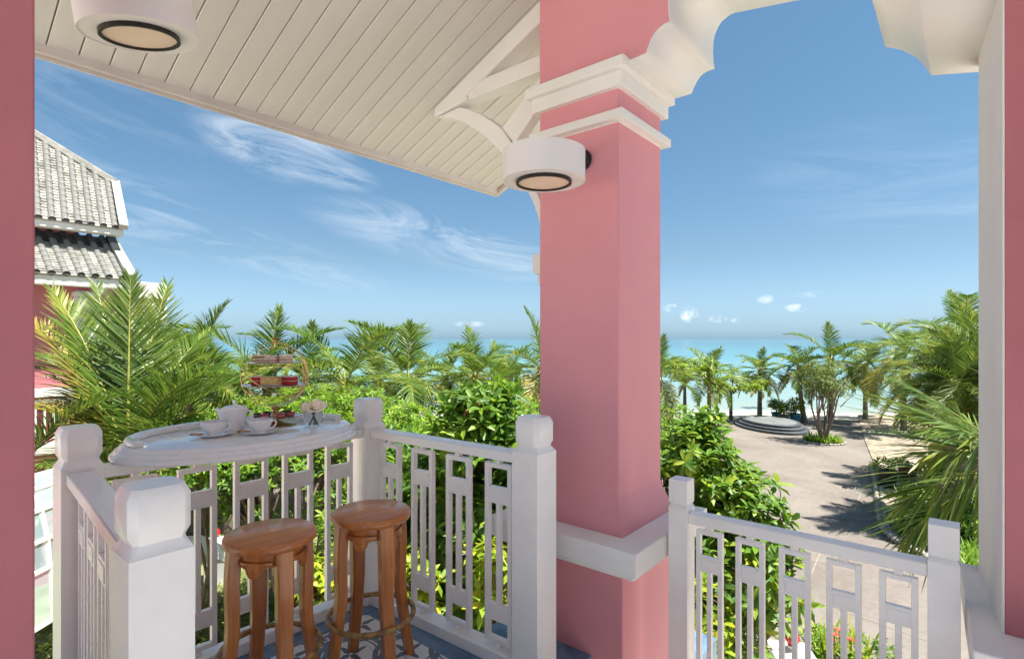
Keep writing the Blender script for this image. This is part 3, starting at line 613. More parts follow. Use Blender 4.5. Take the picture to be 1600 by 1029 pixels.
# ------------------------------------------------------------------ stools
def make_stool():
    t = empty('bar_stool', (0, 0, 0)); r = .188
    MB().lathe([(.0, .728), (r - .02, .728), (r - .006, .731), (r, .739), (r, .757), (r - .004, .766), (r - .013, .7705), (.0, .772)], n=64, cap=False).build('seat', M['wood_seat'], t, sharp=60)
    MB().lathe([(.118, .664), (.136, .664), (.138, .668), (.138, .7275), (.118, .7275), (.118, .664)], n=48, cap=False).build('apron', M['wood_leg'], t, sharp=45)
    for k in range(4):
        a = k * math.pi / 2; mb = MB(); pts = []; S_ = 14
        for i in range(S_ + 1):                          # S-curved leg, square section with softened corners
            u = i / S_; z = .7275 * (1 - u)
            rad = .146 + .010 * math.sin(min(1, u * 2.2) * math.pi) + .064 * max(0, u - .30) ** 1.5 / .7 ** 1.5 * 1.0
            wr = .026 - .006 * u; wt = .036 - .012 * u
            pts.append((rad, z, wr, wt))
        b = 0
        for rad, z, wr, wt in pts:
            c = .25
            for (i, j) in ((-1, -1 + c), (-1 + c, -1), (1 - c, -1), (1, -1 + c), (1, 1 - c), (1 - c, 1), (-1 + c, 1), (-1, 1 - c)):
                x, y = rad + i * wr, j * wt; mb.v.append((x * math.cos(a) - y * math.sin(a), x * math.sin(a) + y * math.cos(a), z))
        for i in range(S_):
            for q_ in range(8): mb.f.append((i * 8 + q_, i * 8 + (q_ + 1) % 8, i * 8 + 8 + (q_ + 1) % 8, i * 8 + 8 + q_)); mb.sm.append(True)
        mb.f += [tuple(range(8)), tuple(S_ * 8 + q_ for q_ in range(8))]; mb.sm += [False] * 2
        lg_ = mb.build('leg', M['wood_leg'], t, sharp=30)
        MB().lathe([(.016, -.0), (.017, .004), (.017, .011)], ((pts[-1][0]) * math.cos(a), pts[-1][0] * math.sin(a), .0), 12).build('foot_cap', M['black'], lg_)
        # carved drop ornament between this leg and the next
        am = a + math.pi / 4; mb = MB(); out = []
        for i in range(25):
            u = -1 + i / 12; ang = am + u * .50
            w_ = abs(u); zb = .668 - (.044 * math.sqrt(max(0, 1 - (w_ / .50) ** 2)) if w_ < .50 else 0) - (.006 * math.cos((w_ - .5) * 6) if w_ >= .5 else 0)
            out.append((ang, zb))
        nn = len(out)
        for rr, top_ in ((.1385, .690), (.147, .690)):
            for ang, zb in out: mb.v += [(rr * math.cos(ang), rr * math.sin(ang), zb), (rr * math.cos(ang), rr * math.sin(ang), top_)]
        o2 = nn * 2
        for i in range(nn - 1):
            a_, b_ = i * 2, i * 2 + 2
            mb.f += [(a_, a_ + 1, b_ + 1, b_), (o2 + a_, o2 + b_, o2 + b_ + 1, o2 + a_ + 1), (a_, b_, o2 + b_, o2 + a_), (a_ + 1, o2 + a_ + 1, o2 + b_ + 1, b_ + 1)]; mb.sm += [False] * 4
        mb.f += [(0, o2, o2 + 1, 1), (o2 - 2, o2 - 1, 2 * o2 - 1, 2 * o2 - 2)]; mb.sm += [False] * 2
        orn = mb.build('carved_drop', M['wood_leg'], t, .0015)
        mb = MB(); rr = .148
        def onr(u, z): ang = am + u; return (rr * math.cos(ang), rr * math.sin(ang), z)
        mb.tube([onr(.070 * math.cos(q_ * math.pi / 8) , .648 + .0110 * math.sin(q_ * math.pi / 8)) for q_ in range(16)], .003, 6, closed=True)
        mb.tube([onr(-.48, .676), onr(-.29, .675), onr(-.225, .668), onr(-.20, .652), onr(-.14, .635), onr(0, .630), onr(.14, .635), onr(.20, .652), onr(.225, .668), onr(.29, .675), onr(.48, .676)], .003, 6)
        mb.build('carving', M['wood_leg'], orn)
    rp = []
    for k in range(56): a = 2 * math.pi * k / 56; rp.append((.2015 * math.cos(a), .2015 * math.sin(a), .268))
    mb = MB(); mb.tube(rp, [.0125 + .0018 * math.sin(k * 2.4) * math.sin(k * .9) for k in range(56)], 10, closed=True); mb.build('footrest_ring', M['bronze'], t)
    return t
st = make_stool(); st.location = (-2.303, 1.137, 0); st.rotation_euler = (0, 0, R(83))
tag(st, 'nearer carved wooden bar stool on the left, in front of the table', 'stool', 'carved wooden bar stools')
s2 = copy_tree(st); s2.location = (-2.217, 1.593, 0); s2.rotation_euler = (0, 0, R(80)); s2['label'] = 'farther carved wooden bar stool by the corner post'

# ------------------------------------------------------------------ things on the table
TZ = 1.115
def spot(px, py): v = PZ(px, py, TZ); return (v.x, v.y, TZ + .0003)
camdir = math.atan2(.64, .768)                            # local +X -> camera right, local +Y -> away from the camera
# teapot
t = empty('teapot', spot(366, 675), 'white porcelain teapot with knobbed lid behind the two cups', 'teapot', rz=camdir)
MB().lathe([(.0, .0), (.044, .0), (.047, .004), (.050, .03), (.055, .065), (.061, .10), (.0655, .121), (.063, .124), (.0, .1235)], n=48, cap=False).build('pot_body', M['china'], t, sharp=50)
ld = MB().lathe([(.061, .1242), (.060, .129), (.045, .136), (.02, .1405), (.0, .1415)], n=40, cap=False).build('lid', M['china'], t, sharp=60)
MB().lathe([(.006, .1405), (.0055, .150), (.0085, .160), (.0075, .167), (.0, .168)], n=20, cap=False).build('knob', M['china'], ld)
MB().tube([(-.050, 0, .055), (-.064, 0, .085), (-.078, 0, .108), (-.094, 0, .1235)], [.020, .016, .012, .0095], 14).build('spout', M['china'], t)
MB().tube([(.060, 0, .108), (.080, 0, .112), (.093, 0, .10), (.096, 0, .078), (.086, 0, .05), (.066, 0, .034), (.051, 0, .032)], .0052, 10).build('handle', M['china'], t)
M['biscuit'] = mat('biscuit', (.52, .30, .14), .8, .25, 30, 90, .4)
def cup_set(px, py, label, bpx, bpy_, side):
    x, y, z = spot(px, py)
    sa = MB().lathe([(.0, .002), (.048, .0), (.055, .004), (.088, .014), (.090, .0165), (.086, .0165), (.054, .0075), (.0, .0065)], n=48, cap=False).build('saucer', M['china'], None, loc=(x, y, z)); tag(sa, 'white saucer under the %s' % label, 'saucer', 'white saucers')
    c = empty('teacup', (x, y, z + .0068), 'white porcelain %s' % label, 'teacup', 'white teacups', rz=camdir + R(6))
    MB().lathe([(.0, .0), (.030, .0), (.031, .005), (.027, .007), (.040, .018), (.053, .036), (.059, .055), (.061, .067), (.059, .067), (.057, .055), (.050, .036), (.036, .020), (.0, .012)], n=48, cap=False).build('bowl', M['china'], c, sharp=70)
    MB().tube([(.057, 0, .056), (.070, 0, .061), (.080, 0, .054), (.079, 0, .040), (.068, 0, .027), (.046, 0, .022)], .0042, 10).build('handle', M['china'], c)
    MB().lathe([(.0, .050), (.0555, .050)], n=32, cap=False).build('tea', mat('tea', (.16, .055, .015), .05, 0, 2, 2, 0), c)
    bx, by, bz = spot(bpx, bpy_)
    th = camdir + R(8)
    b = MB().lathe([(.0, .0), (.5, .0), (.56, .35), (.52, .85), (.40, 1), (.0, 1)], n=20, cap=False, sx=.062, sy=.026)
    b.v = [(v[0], v[1], v[2] * .009) for v in b.v]
    d = (Vector((bx, by, 0)) - Vector((x, y, 0))); d = d.normalized() * .074
    bo = b.build('biscuit', M['biscuit'], None, loc=(x + d.x, y + d.y, z + .0125), rz=th); tag(bo, 'golden biscuit beside the %s' % label, 'biscuit', 'biscuits on saucers')
    sp = empty('teaspoon', (x, y, z), 'silver teaspoon beside the %s' % label, 'spoon', 'teaspoons on saucers', rz=camdir + R(-38))
    MB().tube([(.0, -.064, .0125), (.05, -.060, .0195), (.10, -.056, .021)], [.0022, .002, .0032], 8, flat=.5).build('spoon_handle', M['steel'], sp)
    MB().lathe([(.0, .0), (.6, .10), (1, .5), (.96, .52), (.55, .2), (.0, .12)], (0, 0, 0), 16, sx=.017, sy=.011, cap=False).build('spoon_bowl', M['steel'], sp, loc=(-.016, -.065, .0125))
    spn = [q_ for q_ in sp.children if q_.name.startswith('spoon_bowl')][0]; spn.scale = (1, 1, .012)
cup_set(334, 681, 'left teacup, in front of the teapot spout', 305, 684, -1)
cup_set(406, 677, 'right teacup, in front of the cake stand', 378, 679, -1)

# cake stand
sx_, sy_, sz_ = spot(430, 663)
cs = empty('cake_stand', (sx_, sy_, sz_), 'tiered brass cake stand with a round hoop frame on the table', 'cake stand', rz=camdir)
MB().lathe([(.0, .0), (.112, .0), (.113, .004), (.108, .007), (.06, .012), (.030, .022), (.024, .034), (.026, .040), (.0, .040)], n=56, cap=False).build('base', M['gold'], cs, sharp=40)
MB().lathe([(.024, .0405), (.021, .060), (.015, .062), (.016, .085), (.021, .088), (.024, .102), (.018, .108), (.0, .108)], n=28, cap=False).build('stem', M['gold'], cs, sharp=40)
def disc(name, r, z, par, dx=0):
    o = MB().lathe([(.0, .0), (r - .01, .0), (r, .004), (r + .001, .006), (r - .004, .0062), (r - .012, .004), (.0, .004)], (dx, 0, z), 56, cap=False).build(name, M['plate'], par, sharp=40); return o
HZc = .282; HR = .180
disc('lower_plate', .134, .0445, cs); p2 = disc('middle_plate', .174, .222, cs); p3 = disc('upper_plate', .150, .348, cs)
rot = R(40)                                              # hoop plane turned away from the camera
def hoop(r, w, th, tiltz, phase0=0, phase1=360):
    mb = MB(); n = 72; u = Vector((math.cos(tiltz), math.sin(tiltz), 0)); nn = Vector((-u.y, u.x, 0)); f = phase1 - phase0 < 359; m_ = n if not f else n + 1
    for k in range(m_):
        a = R(phase0 + (phase1 - phase0) * k / n); d = u * math.cos(a) + Vector((0, 0, 1)) * math.sin(a)
        for rr, ww in ((r - th, -w), (r, -w), (r, w), (r - th, w)): mb.v.append(tuple(d * rr + nn * ww + Vector((0, 0, HZc))))
    for k in range(n):
        k2 = (k + 1) % m_
        for q_ in range(4): mb.f.append((k * 4 + q_, k * 4 + (q_ + 1) % 4, k2 * 4 + (q_ + 1) % 4, k2 * 4 + q_)); mb.sm.append(q_ in (0, 2))
    return mb
hoop(HR, .021, .003, R(40), -140, 96).build('hoop', M['gold'], cs, sharp=40)
hoop(HR - .020, .0018, .0035, rot).build('inner_hoop', M['gold'], cs, sharp=40)
def wire(name, pts, r=.0022, closed=True): MB().tube(pts, r, 8, closed).build(name, M['gold'], cs)
for tx, ty in ((R(28), R(10)), (R(-24), R(-18)), (R(6), R(30))):
    q = Matrix.Rotation(tx, 3, 'X') @ Matrix.Rotation(ty, 3, 'Y')
    wire('orbit_wire', [q @ Vector((.172 * math.cos(k * math.pi / 32), .172 * math.sin(k * math.pi / 32), 0)) + Vector((0, 0, HZc - .035)) for k in range(64)])
wire('orbit_wire', [Vector((math.cos(R(40)) * .181 * math.cos(k * math.pi / 36), math.sin(R(40)) * .181 * math.cos(k * math.pi / 36), HZc + .181 * math.sin(k * math.pi / 36))) for k in range(72)], .0016)
wire('centre_rod', [(0, 0, .10), (0, 0, HZc - HR + .004)], .004, False)
MB().lathe([(.004, .44), (.0045, .466), (.008, .470), (.008, .476), (.026, .486), (.028, .490), (.024, .490), (.0, .482)], n=28, cap=False).build('finial', M['gold'], cs, sharp=40)
MB().bar((-.05, -.03, .4645), (.03, .02, .4645), .014, .003).build('hoop_cap', M['gold'], cs)
def onstand(x, y, z):
    v = Matrix.Rotation(camdir, 3, 'Z') @ Vector((x, y, z)); return (sx_ + v.x, sy_ + v.y, sz_ + z)
def fm(name, c, **k): return mat(name, c, .8, .2, 50, 120, .4, **k)
F_ = dict(bread=fm('sandwich_bread', (.80, .66, .48)), crumb=fm('pale_bread', (.84, .74, .60)), ham=fm('ham', (.72, .30, .25)), salad=fm('salad', (.12, .2, .04)), red=fm('red_velvet', (.50, .035, .035)), cream=fm('cream', (.78, .68, .58)), spg=fm('sponge_cake', (.74, .46, .14), c2=(.84, .60, .26)), mac_r=fm('red_macaron', (.55, .055, .07)), mac_d=fm('dark_macaron', (.075, .022, .03)), mac_g=fm('pale_macaron', (.55, .52, .40)))
def layered(name, x, y, z, w, d, layers, label, cat, group, rz=0):
    t = empty(name, onstand(x, y, z), label, cat, group, rz=camdir + rz); zz = 0
    for nm, h, m_, k in layers:
        mb = MB(); mb.box(-w / 2 * k, w / 2 * k, -d / 2 * k, d / 2 * k, zz, zz + h - .0003)
        mb.build(nm, m_, t, .0025); zz += h
    return t
sw = [('bread_slice', .010, F_['bread'], 1), ('filling', .006, F_['ham'], 1.05), ('bread_slice', .009, F_['crumb'], .98), ('filling', .006, F_['salad'], 1.05), ('filling', .004, F_['ham'], 1.03), ('bread_slice', .010, F_['bread'], 1)]
ztop = .3525 + .0005
layered('sandwich', -.068, -.03, ztop, .068, .05, sw, 'ham and salad finger sandwich at the left of the top plate', 'sandwich', 'finger sandwiches on the top plate', R(6))
layered('sandwich', .002, -.045, ztop, .064, .05, [sw[0], sw[1], sw[2], ('filling', .004, F_['cream'], 1.02), sw[0]], 'ham finger sandwich in the middle of the top plate', 'sandwich', 'finger sandwiches on the top plate', R(-4))
layered('sandwich', .072, -.022, ztop, .066, .05, [('bread_slice', .014, F_['crumb'], 1), ('filling', .003, F_['ham'], 1.01), ('bread_slice', .014, F_['bread'], 1), ('filling', .003, F_['cream'], 1.02), ('bread_slice', .012, F_['crumb'], 1)], 'pale plain bread sandwich at the right of the top plate', 'sandwich', 'finger sandwiches on the top plate', R(12))
rv = [('cake_layer', .020, F_['red'], 1), ('cream_layer', .004, F_['cream'], .99), ('cake_layer', .020, F_['red'], .99), ('icing', .008, F_['cream'], 1)]
zm = .2265 + .0005
layered('cake_slice', -.080, -.03, zm, .066, .055, rv, 'red velvet cake piece at the left of the middle plate', 'cake', 'cakes on the middle plate', R(4))
layered('cake_slice', .004, -.062, zm, .098, .05, [('cake_layer', .006, F_['cream'], 1), ('cake_layer', .036, F_['spg'], 1), ('icing', .007, F_['spg'], .98)], 'yellow sponge cake piece in the middle of the middle plate', 'cake', 'cakes on the middle plate', R(-3))
layered('cake_slice', .090, -.02, zm, .070, .055, rv, 'red velvet cake piece at the right of the middle plate', 'cake', 'cakes on the middle plate', R(-8))
zl = .049
def macaron(x, y, m_, label, tilt=0):
    t = empty('macaron', onstand(x, y, zl), label, 'macaron', 'macarons on the lower plate')
    sh = MB().lathe([(.0, .0), (.018, .001), (.0225, .006), (.0225, .0088), (.0, .0088)], n=24, cap=False).mesh('shell', m_, 50)
    link('shell', sh, t); link('shell', sh, t, (0, 0, .0225), (math.pi, 0, 0))
    MB().lathe([(.0, .009), (.020, .009), (.0215, .011), (.020, .0134), (.0, .0134)], n=24, cap=False).build('filling', F_['cream'], t)
for x, y, k, lb in [(-.080, -.05, 'mac_d', 'dark plum macaron at the front left of the lower plate'), (-.056, .02, 'mac_d', 'dark plum macaron second from left on the lower plate'), (-.020, -.088, 'mac_r', 'red macaron at the front of the lower plate'), (.058, -.060, 'mac_r', 'red macaron at the front right of the lower plate'), (.085, .01, 'mac_r', 'red macaron at the far right of the lower plate'), (.045, .062, 'mac_d', 'dark plum macaron behind the stem of the cake stand'), (.035, -.012, 'mac_g', 'pale macaron beside the stem of the cake stand')]:
    macaron(x, y, F_[k], lb)
# vase and roses
vx, vy, vz = spot(490, 664)
gm, t_, p_ = base_mat('cut_glass'); p_.inputs['Roughness'].default_value = .03; p_.inputs['Transmission Weight'].default_value = .92; p_.inputs['IOR'].default_value = 1.14; setc(p_, (.93, .97, .98))
va = empty('vase', (vx, vy, vz), 'small round cut glass vase holding cream roses', 'vase')
mb = MB(); pr = []
for i in range(17):
    u = i / 16; zz = .094 * u; r = .030 + .020 * math.sin(math.pi * (u * .86 + .06)) ** .8; pr.append((r, zz))
n = 40
for i, (r, z) in enumerate(pr):
    for k in range(n):
        rr = r + (.0022 if (i + k) % 2 else -.0012) * (2 < i < 15); a = 2 * math.pi * k / n; mb.v.append((rr * math.cos(a), rr * math.sin(a), z))
for i in range(16):
    for k in range(n): mb.f.append((i * n + k, i * n + (k + 1) % n, (i + 1) * n + (k + 1) % n, (i + 1) * n + k)); mb.sm.append(False)
mb.f.append(tuple(range(n))[::-1]); mb.sm.append(False)
mb.build('glass_body', gm, va)
mb = MB()
for k in range(9): a = k * 2.4; mb.tube([(.022 * math.cos(a), .022 * math.sin(a), .006), (.004 * math.cos(a + 1), .004 * math.sin(a + 1), .05), (-.02 * math.cos(a), -.02 * math.sin(a), .098)], .0022, 6)
mb.build('flower_stems', mat('stem_green', (.05, .12, .03), .5), va)
M['petal'] = translucent_leaf('cream_petal', [(0, (.90, .80, .66)), (.5, (.94, .87, .76)), (1, (.95, .90, .82))], .6, .3, .3)
def rose(off, s, label, tilt):
    t = empty('rose', (vx + off[0], vy + off[1], vz + off[2]), label, 'rose', 'cream roses in the vase'); t.rotation_euler = tilt; t.scale = (s, s, s)
    k = 0
    for ring, (n, r, op, h) in enumerate([(3, .008, .1, .030), (4, .014, .25, .032), (5, .021, .55, .030), (6, .028, .95, .026)]):
        for i in range(n):
            a0 = 2 * math.pi * (i + .37 * ring) / n; mb = MB(); sp = 1.25 * 2 * math.pi / n / 2; G = 6
            for iv in range(G + 1):
                for iu in range(G + 1):
                    v = iv / G; u = -1 + 2 * iu / G
                    w_ = sp * (1 - .35 * max(0, v - .6) * u * u); a = a0 + u * w_ * (.5 + .5 * math.sin(min(1, v * 1.6) * math.pi / 2))
                    rr = r * (.35 + .65 * math.sin(min(1, v * 1.25) * math.pi / 2)) + op * .012 * max(0, v - .6) * 2.5 + .001 * math.sin(u * 5 + k)
                    z = h * (v - .12 * u * u * v) - op * .010 * max(0, v - .7) * 3 - .006 * ring
                    mb.v.append((rr * math.cos(a), rr * math.sin(a), z))
            for iv in range(G):
                for iu in range(G): b = iv * (G + 1) + iu; mb.f.append((b, b + 1, b + G + 2, b + G + 1)); mb.sm.append(True)
            mb.build('petal', M['petal'], t); k += 1
cr = lambda x, y, z: (CR.x * x + CF.x * y, CR.y * x + CF.y * y, z)
rose(cr(-.036, -.012, .100), 1.15, 'left cream rose in the small glass vase', (R(20), R(-25), 0))
rose(cr(.026, -.018, .106), 1.45, 'larger right cream rose in the small glass vase', (R(22), R(10), 0))
rose(cr(-.004, .034, .102), 1.1, 'cream rose at the back of the small glass vase', (R(-20), R(0), 0))

# ------------------------------------------------------------------ vegetation builders
def unit(a): return a / np.maximum(np.linalg.norm(a, axis=-1, keepdims=True), 1e-9)
def frond_mesh(name, L, n, ll, elev, bend, seed, m, droop=.55, wid=.042, side=0.0, keep=1.0, lf=.28, a0=60, a1=34):
    r = np.random.default_rng(seed); S_ = 40
    th = elev - bend * np.linspace(0, 1, S_ + 1) ** 1.35; az = side * np.linspace(0, 1, S_ + 1) ** 1.5
    T = np.stack([np.cos(th) * np.cos(az), np.cos(th) * np.sin(az), np.sin(th)], 1); P = np.vstack([[0, 0, 0], np.cumsum(T[:-1] * L / S_, 0)])
    V = []; Fq = []; mi = []
    # stalk: a tapering three-sided bar
    nb = 0; SD = np.stack([-np.sin(az), np.cos(az), 0 * az], 1); NR = np.cross(T, SD)
    for i in range(0, S_ + 1, 4):
        w = .032 * (L / 2.6) * (1 - .88 * i / S_) * (1.5 if i == 0 else 1)
        V += [P[i] - SD[i] * w, P[i] + SD[i] * w, P[i] + SD[i] * w * .4 + np.cross(SD[i], T[i]) * -w * .8, P[i] - SD[i] * w * .4 - np.cross(SD[i], T[i]) * w * .8]
    q = S_ // 4
    for i in range(q):
        for k in range(4): Fq.append((i * 4 + k, i * 4 + (k + 1) % 4, i * 4 + 4 + (k + 1) % 4, i * 4 + 4 + k)); mi.append(1)
    V = [np.array(V)]; base = (q + 1) * 4
    s = np.repeat(np.linspace(.13, .995, n), 2); sd = np.tile([1., -1.], n)
    k_ = r.random(len(s)) < keep; s = s[k_]; sd = sd[k_]; s = np.clip(s + r.normal(0, .004, len(s)), .1, 1)
    N_ = len(s); idx = s * S_; i0 = np.minimum(idx.astype(int), S_ - 1); fr = (idx - i0)[:, None]
    p0 = P[i0] * (1 - fr) + P[i0 + 1] * fr; t0 = unit(T[i0] * (1 - fr) + T[i0 + 1] * fr); s0 = SD[i0]; n0 = -unit(np.cross(t0, s0)); n0 = np.where(n0[:, 2:] < -.2, -n0, n0)
    al = R(a0) - R(a1) * s ** 1.3 + r.normal(0, R(3.5), N_); lift = lf + r.normal(0, .10, N_)
    D = unit(t0 * np.cos(al)[:, None] + s0 * (sd * np.sin(al))[:, None] + n0 * lift[:, None])
    ln = ll * (.50 + .50 * np.sin(np.clip((s - .08) / .80, 0, 1) * math.pi) ** .7) * (1 - .45 * np.clip((s - .6) / .4, 0, 1)) * r.uniform(.85, 1.08, N_)
    pts = [p0]; d = D.copy(); G = 4; dr = droop * r.uniform(.5, 1.5, N_) * np.clip(1.15 - .5 * s, .3, 2)
    for g_ in range(G - 1):
        pts.append(pts[-1] + d * (ln / (G - 1))[:, None]); d = unit(d + np.stack([0 * dr, 0 * dr, -dr * .55 * (g_ + 1) / 2], 1))
    wd_ = wid * ll * r.uniform(.8, 1.15, N_); tw = r.normal(0, .35, N_)[:, None]
    W = unit(t0 - D * np.sum(t0 * D, 1, keepdims=True)); W = unit(W + n0 * tw + n0 * .25)
    arr = np.zeros((N_, G, 2, 3)); prof_ = [.55, 1.0, .72, .10]
    for g_ in range(G):
        arr[:, g_, 0] = pts[g_] - W * (wd_ * prof_[g_] * .5)[:, None]; arr[:, g_, 1] = pts[g_] + W * (wd_ * prof_[g_] * .5)[:, None]
    V.append(arr.reshape(-1, 3)); b = base + np.arange(N_)[:, None] * G * 2
    for g_ in range(G - 1):
        o = g_ * 2; Fq += [tuple(x) for x in np.concatenate([b + o, b + o + 1, b + o + 3, b + o + 2], 1)]; mi += [0] * N_
    me = mesh_np(name, np.vstack(V), np.array(Fq), m); me.materials.append(M['rachis']); me.polygons.foreach_set('material_index', np.array(mi, dtype=np.int32)); return me

CL = [(R(80), R(30)), (R(62), R(62)), (R(42), R(82)), (R(18), R(88)), (R(-8), R(66)), (R(-38), R(42))]
def pool(tagn, L, n, ll, m, wid, seeds, droop=.55):
    return [[frond_mesh('frond', L, n, ll, e + rng.normal(0, .06), b * rng.uniform(.8, 1.15), 100 * i + s + hash_(tagn), m if not (i >= 4 and s == 1) else M['palm_dry'], droop, wid, rng.normal(0, .25)) for s in range(seeds)] for i, (e, b) in enumerate(CL)]
def hash_(s): return sum(ord(c) * (i + 3) for i, c in enumerate(s)) * 1000
POOL_N = pool('near', 2.9, 96, .92, M['palm'], .034, 3, .36)
POOL_M = pool('mid', 2.9, 64, .92, M['palm'], .050, 4, .48)
POOL_F = pool('far', 2.7, 44, .92, M['palm'], .068, 3, .5)
PALMG = 'coconut palms in the garden and along the beach'
def hero_palm(base, label, fronds, trunk_r=.13, seed=0, grp=None, lf=.22, a0=60, a1=34, roll=0, wid=.034):
    """palm with every frond laid out on its own: (tip, bend, leaflet length, leaflets per side, material, droop)"""
    b = Vector(base); t = empty('palm_tree', (b.x, b.y, GZ), label, 'palm tree', grp or PALMG); h = b.z - GZ
    mb = MB(); K = 24; mb.tube([(.12 * math.sin(i / K * 3), .06 * math.sin(i / K * 2), h * i / K - .05) for i in range(K + 1)], [trunk_r * (1.5 - .5 * i / K + .25 * math.exp(-i / 3)) * (1 + .05 * (i % 2)) for i in range(K + 1)], 12); mb.build('trunk', M['trunk'], t)
    mb = MB(); o = Vector((.12 * math.sin(3), .06 * math.sin(2), h))
    for i in range(9): a = i * 2.4; mb.tube([o + Vector((.05 * math.cos(a), .05 * math.sin(a), -.4)), o + Vector((.12 * math.cos(a), .12 * math.sin(a), 0)), o + Vector((.2 * math.cos(a), .2 * math.sin(a), .25))], [.06, .05, .02], 7)
    mb.build('leaf_bases', M['rachis'], t)
    for k, (tip, bend, ll, n, m, dr) in enumerate(fronds):
        v = Vector(tip) - (Vector((b.x, b.y, GZ)) + o); hz = math.hypot(v.x, v.y); ch = math.atan2(v.z, hz); L = v.length * (1 + bend * bend / 20)
        link('frond', frond_mesh('frond', L, n, ll, ch + .43 * bend, bend, 500 + seed * 50 + k, m, dr, wid, 0, .98, lf, a0, a1), t, o, (roll, 0, math.atan2(v.y, v.x)))
    return t
def palm(px, py, d, s, label, pl, nf=16, base=None, up=.5, seed=0, lean=0, grp=PALMG, low=1.0, tr=.11):
    r = random.Random(seed * 7 + int(px)); c = PD(px, py, d)
    t = empty('palm_tree', (c.x, c.y, GZ), label, 'palm tree', grp)
    h = c.z - GZ; bx = lean
    mb = MB(); pts = []; rs = []; K = 22
    for i in range(K + 1):
        u = i / K; off = bx * (1 - u) ** 2
        pts.append((CR.x * off, CR.y * off, h * u - .05)); rs.append(tr * s ** .3 * (1.35 - .55 * u + .22 * math.exp(-u * 10)) * (1 + .05 * (i % 2)))
    mb.tube(pts, rs, 10); mb.build('trunk', M['trunk'], t)
    mb = MB()
    for i in range(7):
        a = i * 2.4; mb.tube([(.05 * math.cos(a), .05 * math.sin(a), h - .35), (.12 * s * math.cos(a), .12 * s * math.sin(a), h - .02), (.2 * s * math.cos(a), .2 * s * math.sin(a), h + .22 * s)], [.05 * s, .045 * s, .02 * s], 6)
    mb.build('leaf_bases', M['rachis'], t)
    for i in range(nf):
        u = (i + .5) / nf; cl = min(5, int(u ** up * 6 * low)); a = i * 2.39996 + r.uniform(-.25, .25) + seed
        k = s * r.uniform(.85, 1.12) * (.82 if cl == 0 else 1)
        o = link('frond', r.choice(pl[cl]), t, (.06 * s * math.cos(a), .06 * s * math.sin(a), h + .02 * (6 - cl) * s), (r.gauss(0, .08), r.gauss(0, .05), a), k)
    return t

LT = np.array([(0, 0, 0), (.28, -.40, .035), (.28, 0, -.02), (.28, .40, .035), (.66, -.46, .0), (.66, 0, -.06), (.66, .46, .0), (1, 0, -.17)])
LF = np.array([(0, 2, 1), (0, 3, 2), (1, 2, 5), (1, 5, 4), (2, 3, 6), (2, 6, 5), (4, 5, 7), (5, 6, 7)])
ST = np.array([(0, 0, 0), (.5, -.5, .05), (1, 0, -.12), (.5, .5, .05)]); SF = np.array([(0, 2, 1), (0, 3, 2)])
def leaves_mesh(name, O, D, U, ln, wd_, m, big):
    U = unit(U - D * np.sum(U * D, 1, keepdims=True)); Sd = np.cross(U, D); Tm, Fm = (LT, LF) if big else (ST, SF)
    V = O[:, None] + D[:, None] * (Tm[None, :, 0:1] * ln[:, None, None]) + Sd[:, None] * (Tm[None, :, 1:2] * wd_[:, None, None]) + U[:, None] * (Tm[None, :, 2:3] * ln[:, None, None])
    F = (np.arange(len(O)) * len(Tm))[:, None, None] + Fm[None]
    return mesh_np(name, V.reshape(-1, 3), F.reshape(-1, 3), m, True)
def rosettes(lumps, n, nl, ll, lw, r, upb=.55, core=.35, spread=(48, 92)):
    vol = np.array([(a[1][0] * a[1][1] * a[1][2]) ** (2 / 3) for a in lumps]); pick = r.choice(len(lumps), n, p=vol / vol.sum())
    dr = unit(r.normal(0, 1, (n, 3)) + np.array([0, 0, .25])); c = np.array([lumps[i][0] for i in pick]); rad = np.array([lumps[i][1] for i in pick])
    f = np.where(r.random(n) < core, r.uniform(.35, .8, n), r.uniform(.8, 1.12, n))[:, None]; p = c + dr * rad * f
    A = unit(dr * (1 - upb) + np.array([0, 0, upb]) + r.normal(0, .22, (n, 3)))
    h = unit(np.cross(A, r.normal(0, 1, (n, 3)))); h2 = np.cross(A, h); k = n * nl
    ang = (np.arange(nl) * 2.39996)[None] + r.uniform(0, 6.28, (n, 1)) + r.normal(0, .2, (n, nl)); po = np.radians(np.linspace(spread[0], spread[1], nl)[None] + r.normal(0, 9, (n, nl)))
    D = np.cos(po)[..., None] * A[:, None] + np.sin(po)[..., None] * (np.cos(ang)[..., None] * h[:, None] + np.sin(ang)[..., None] * h2[:, None])
    O = p[:, None] - A[:, None] * (np.arange(nl)[None, :, None] * ll * .04); sc = r.uniform(.7, 1.15, (n, 1)) * r.uniform(.8, 1.1, (n, nl))
    Uv = np.broadcast_to(A[:, None], D.shape) + r.normal(0, .15, D.shape)
    D = unit(D + np.array([0, 0, -.10]))
    return O.reshape(k, 3), D.reshape(k, 3), Uv.reshape(k, 3), (ll * sc).reshape(k), (lw * sc).reshape(k), p, A
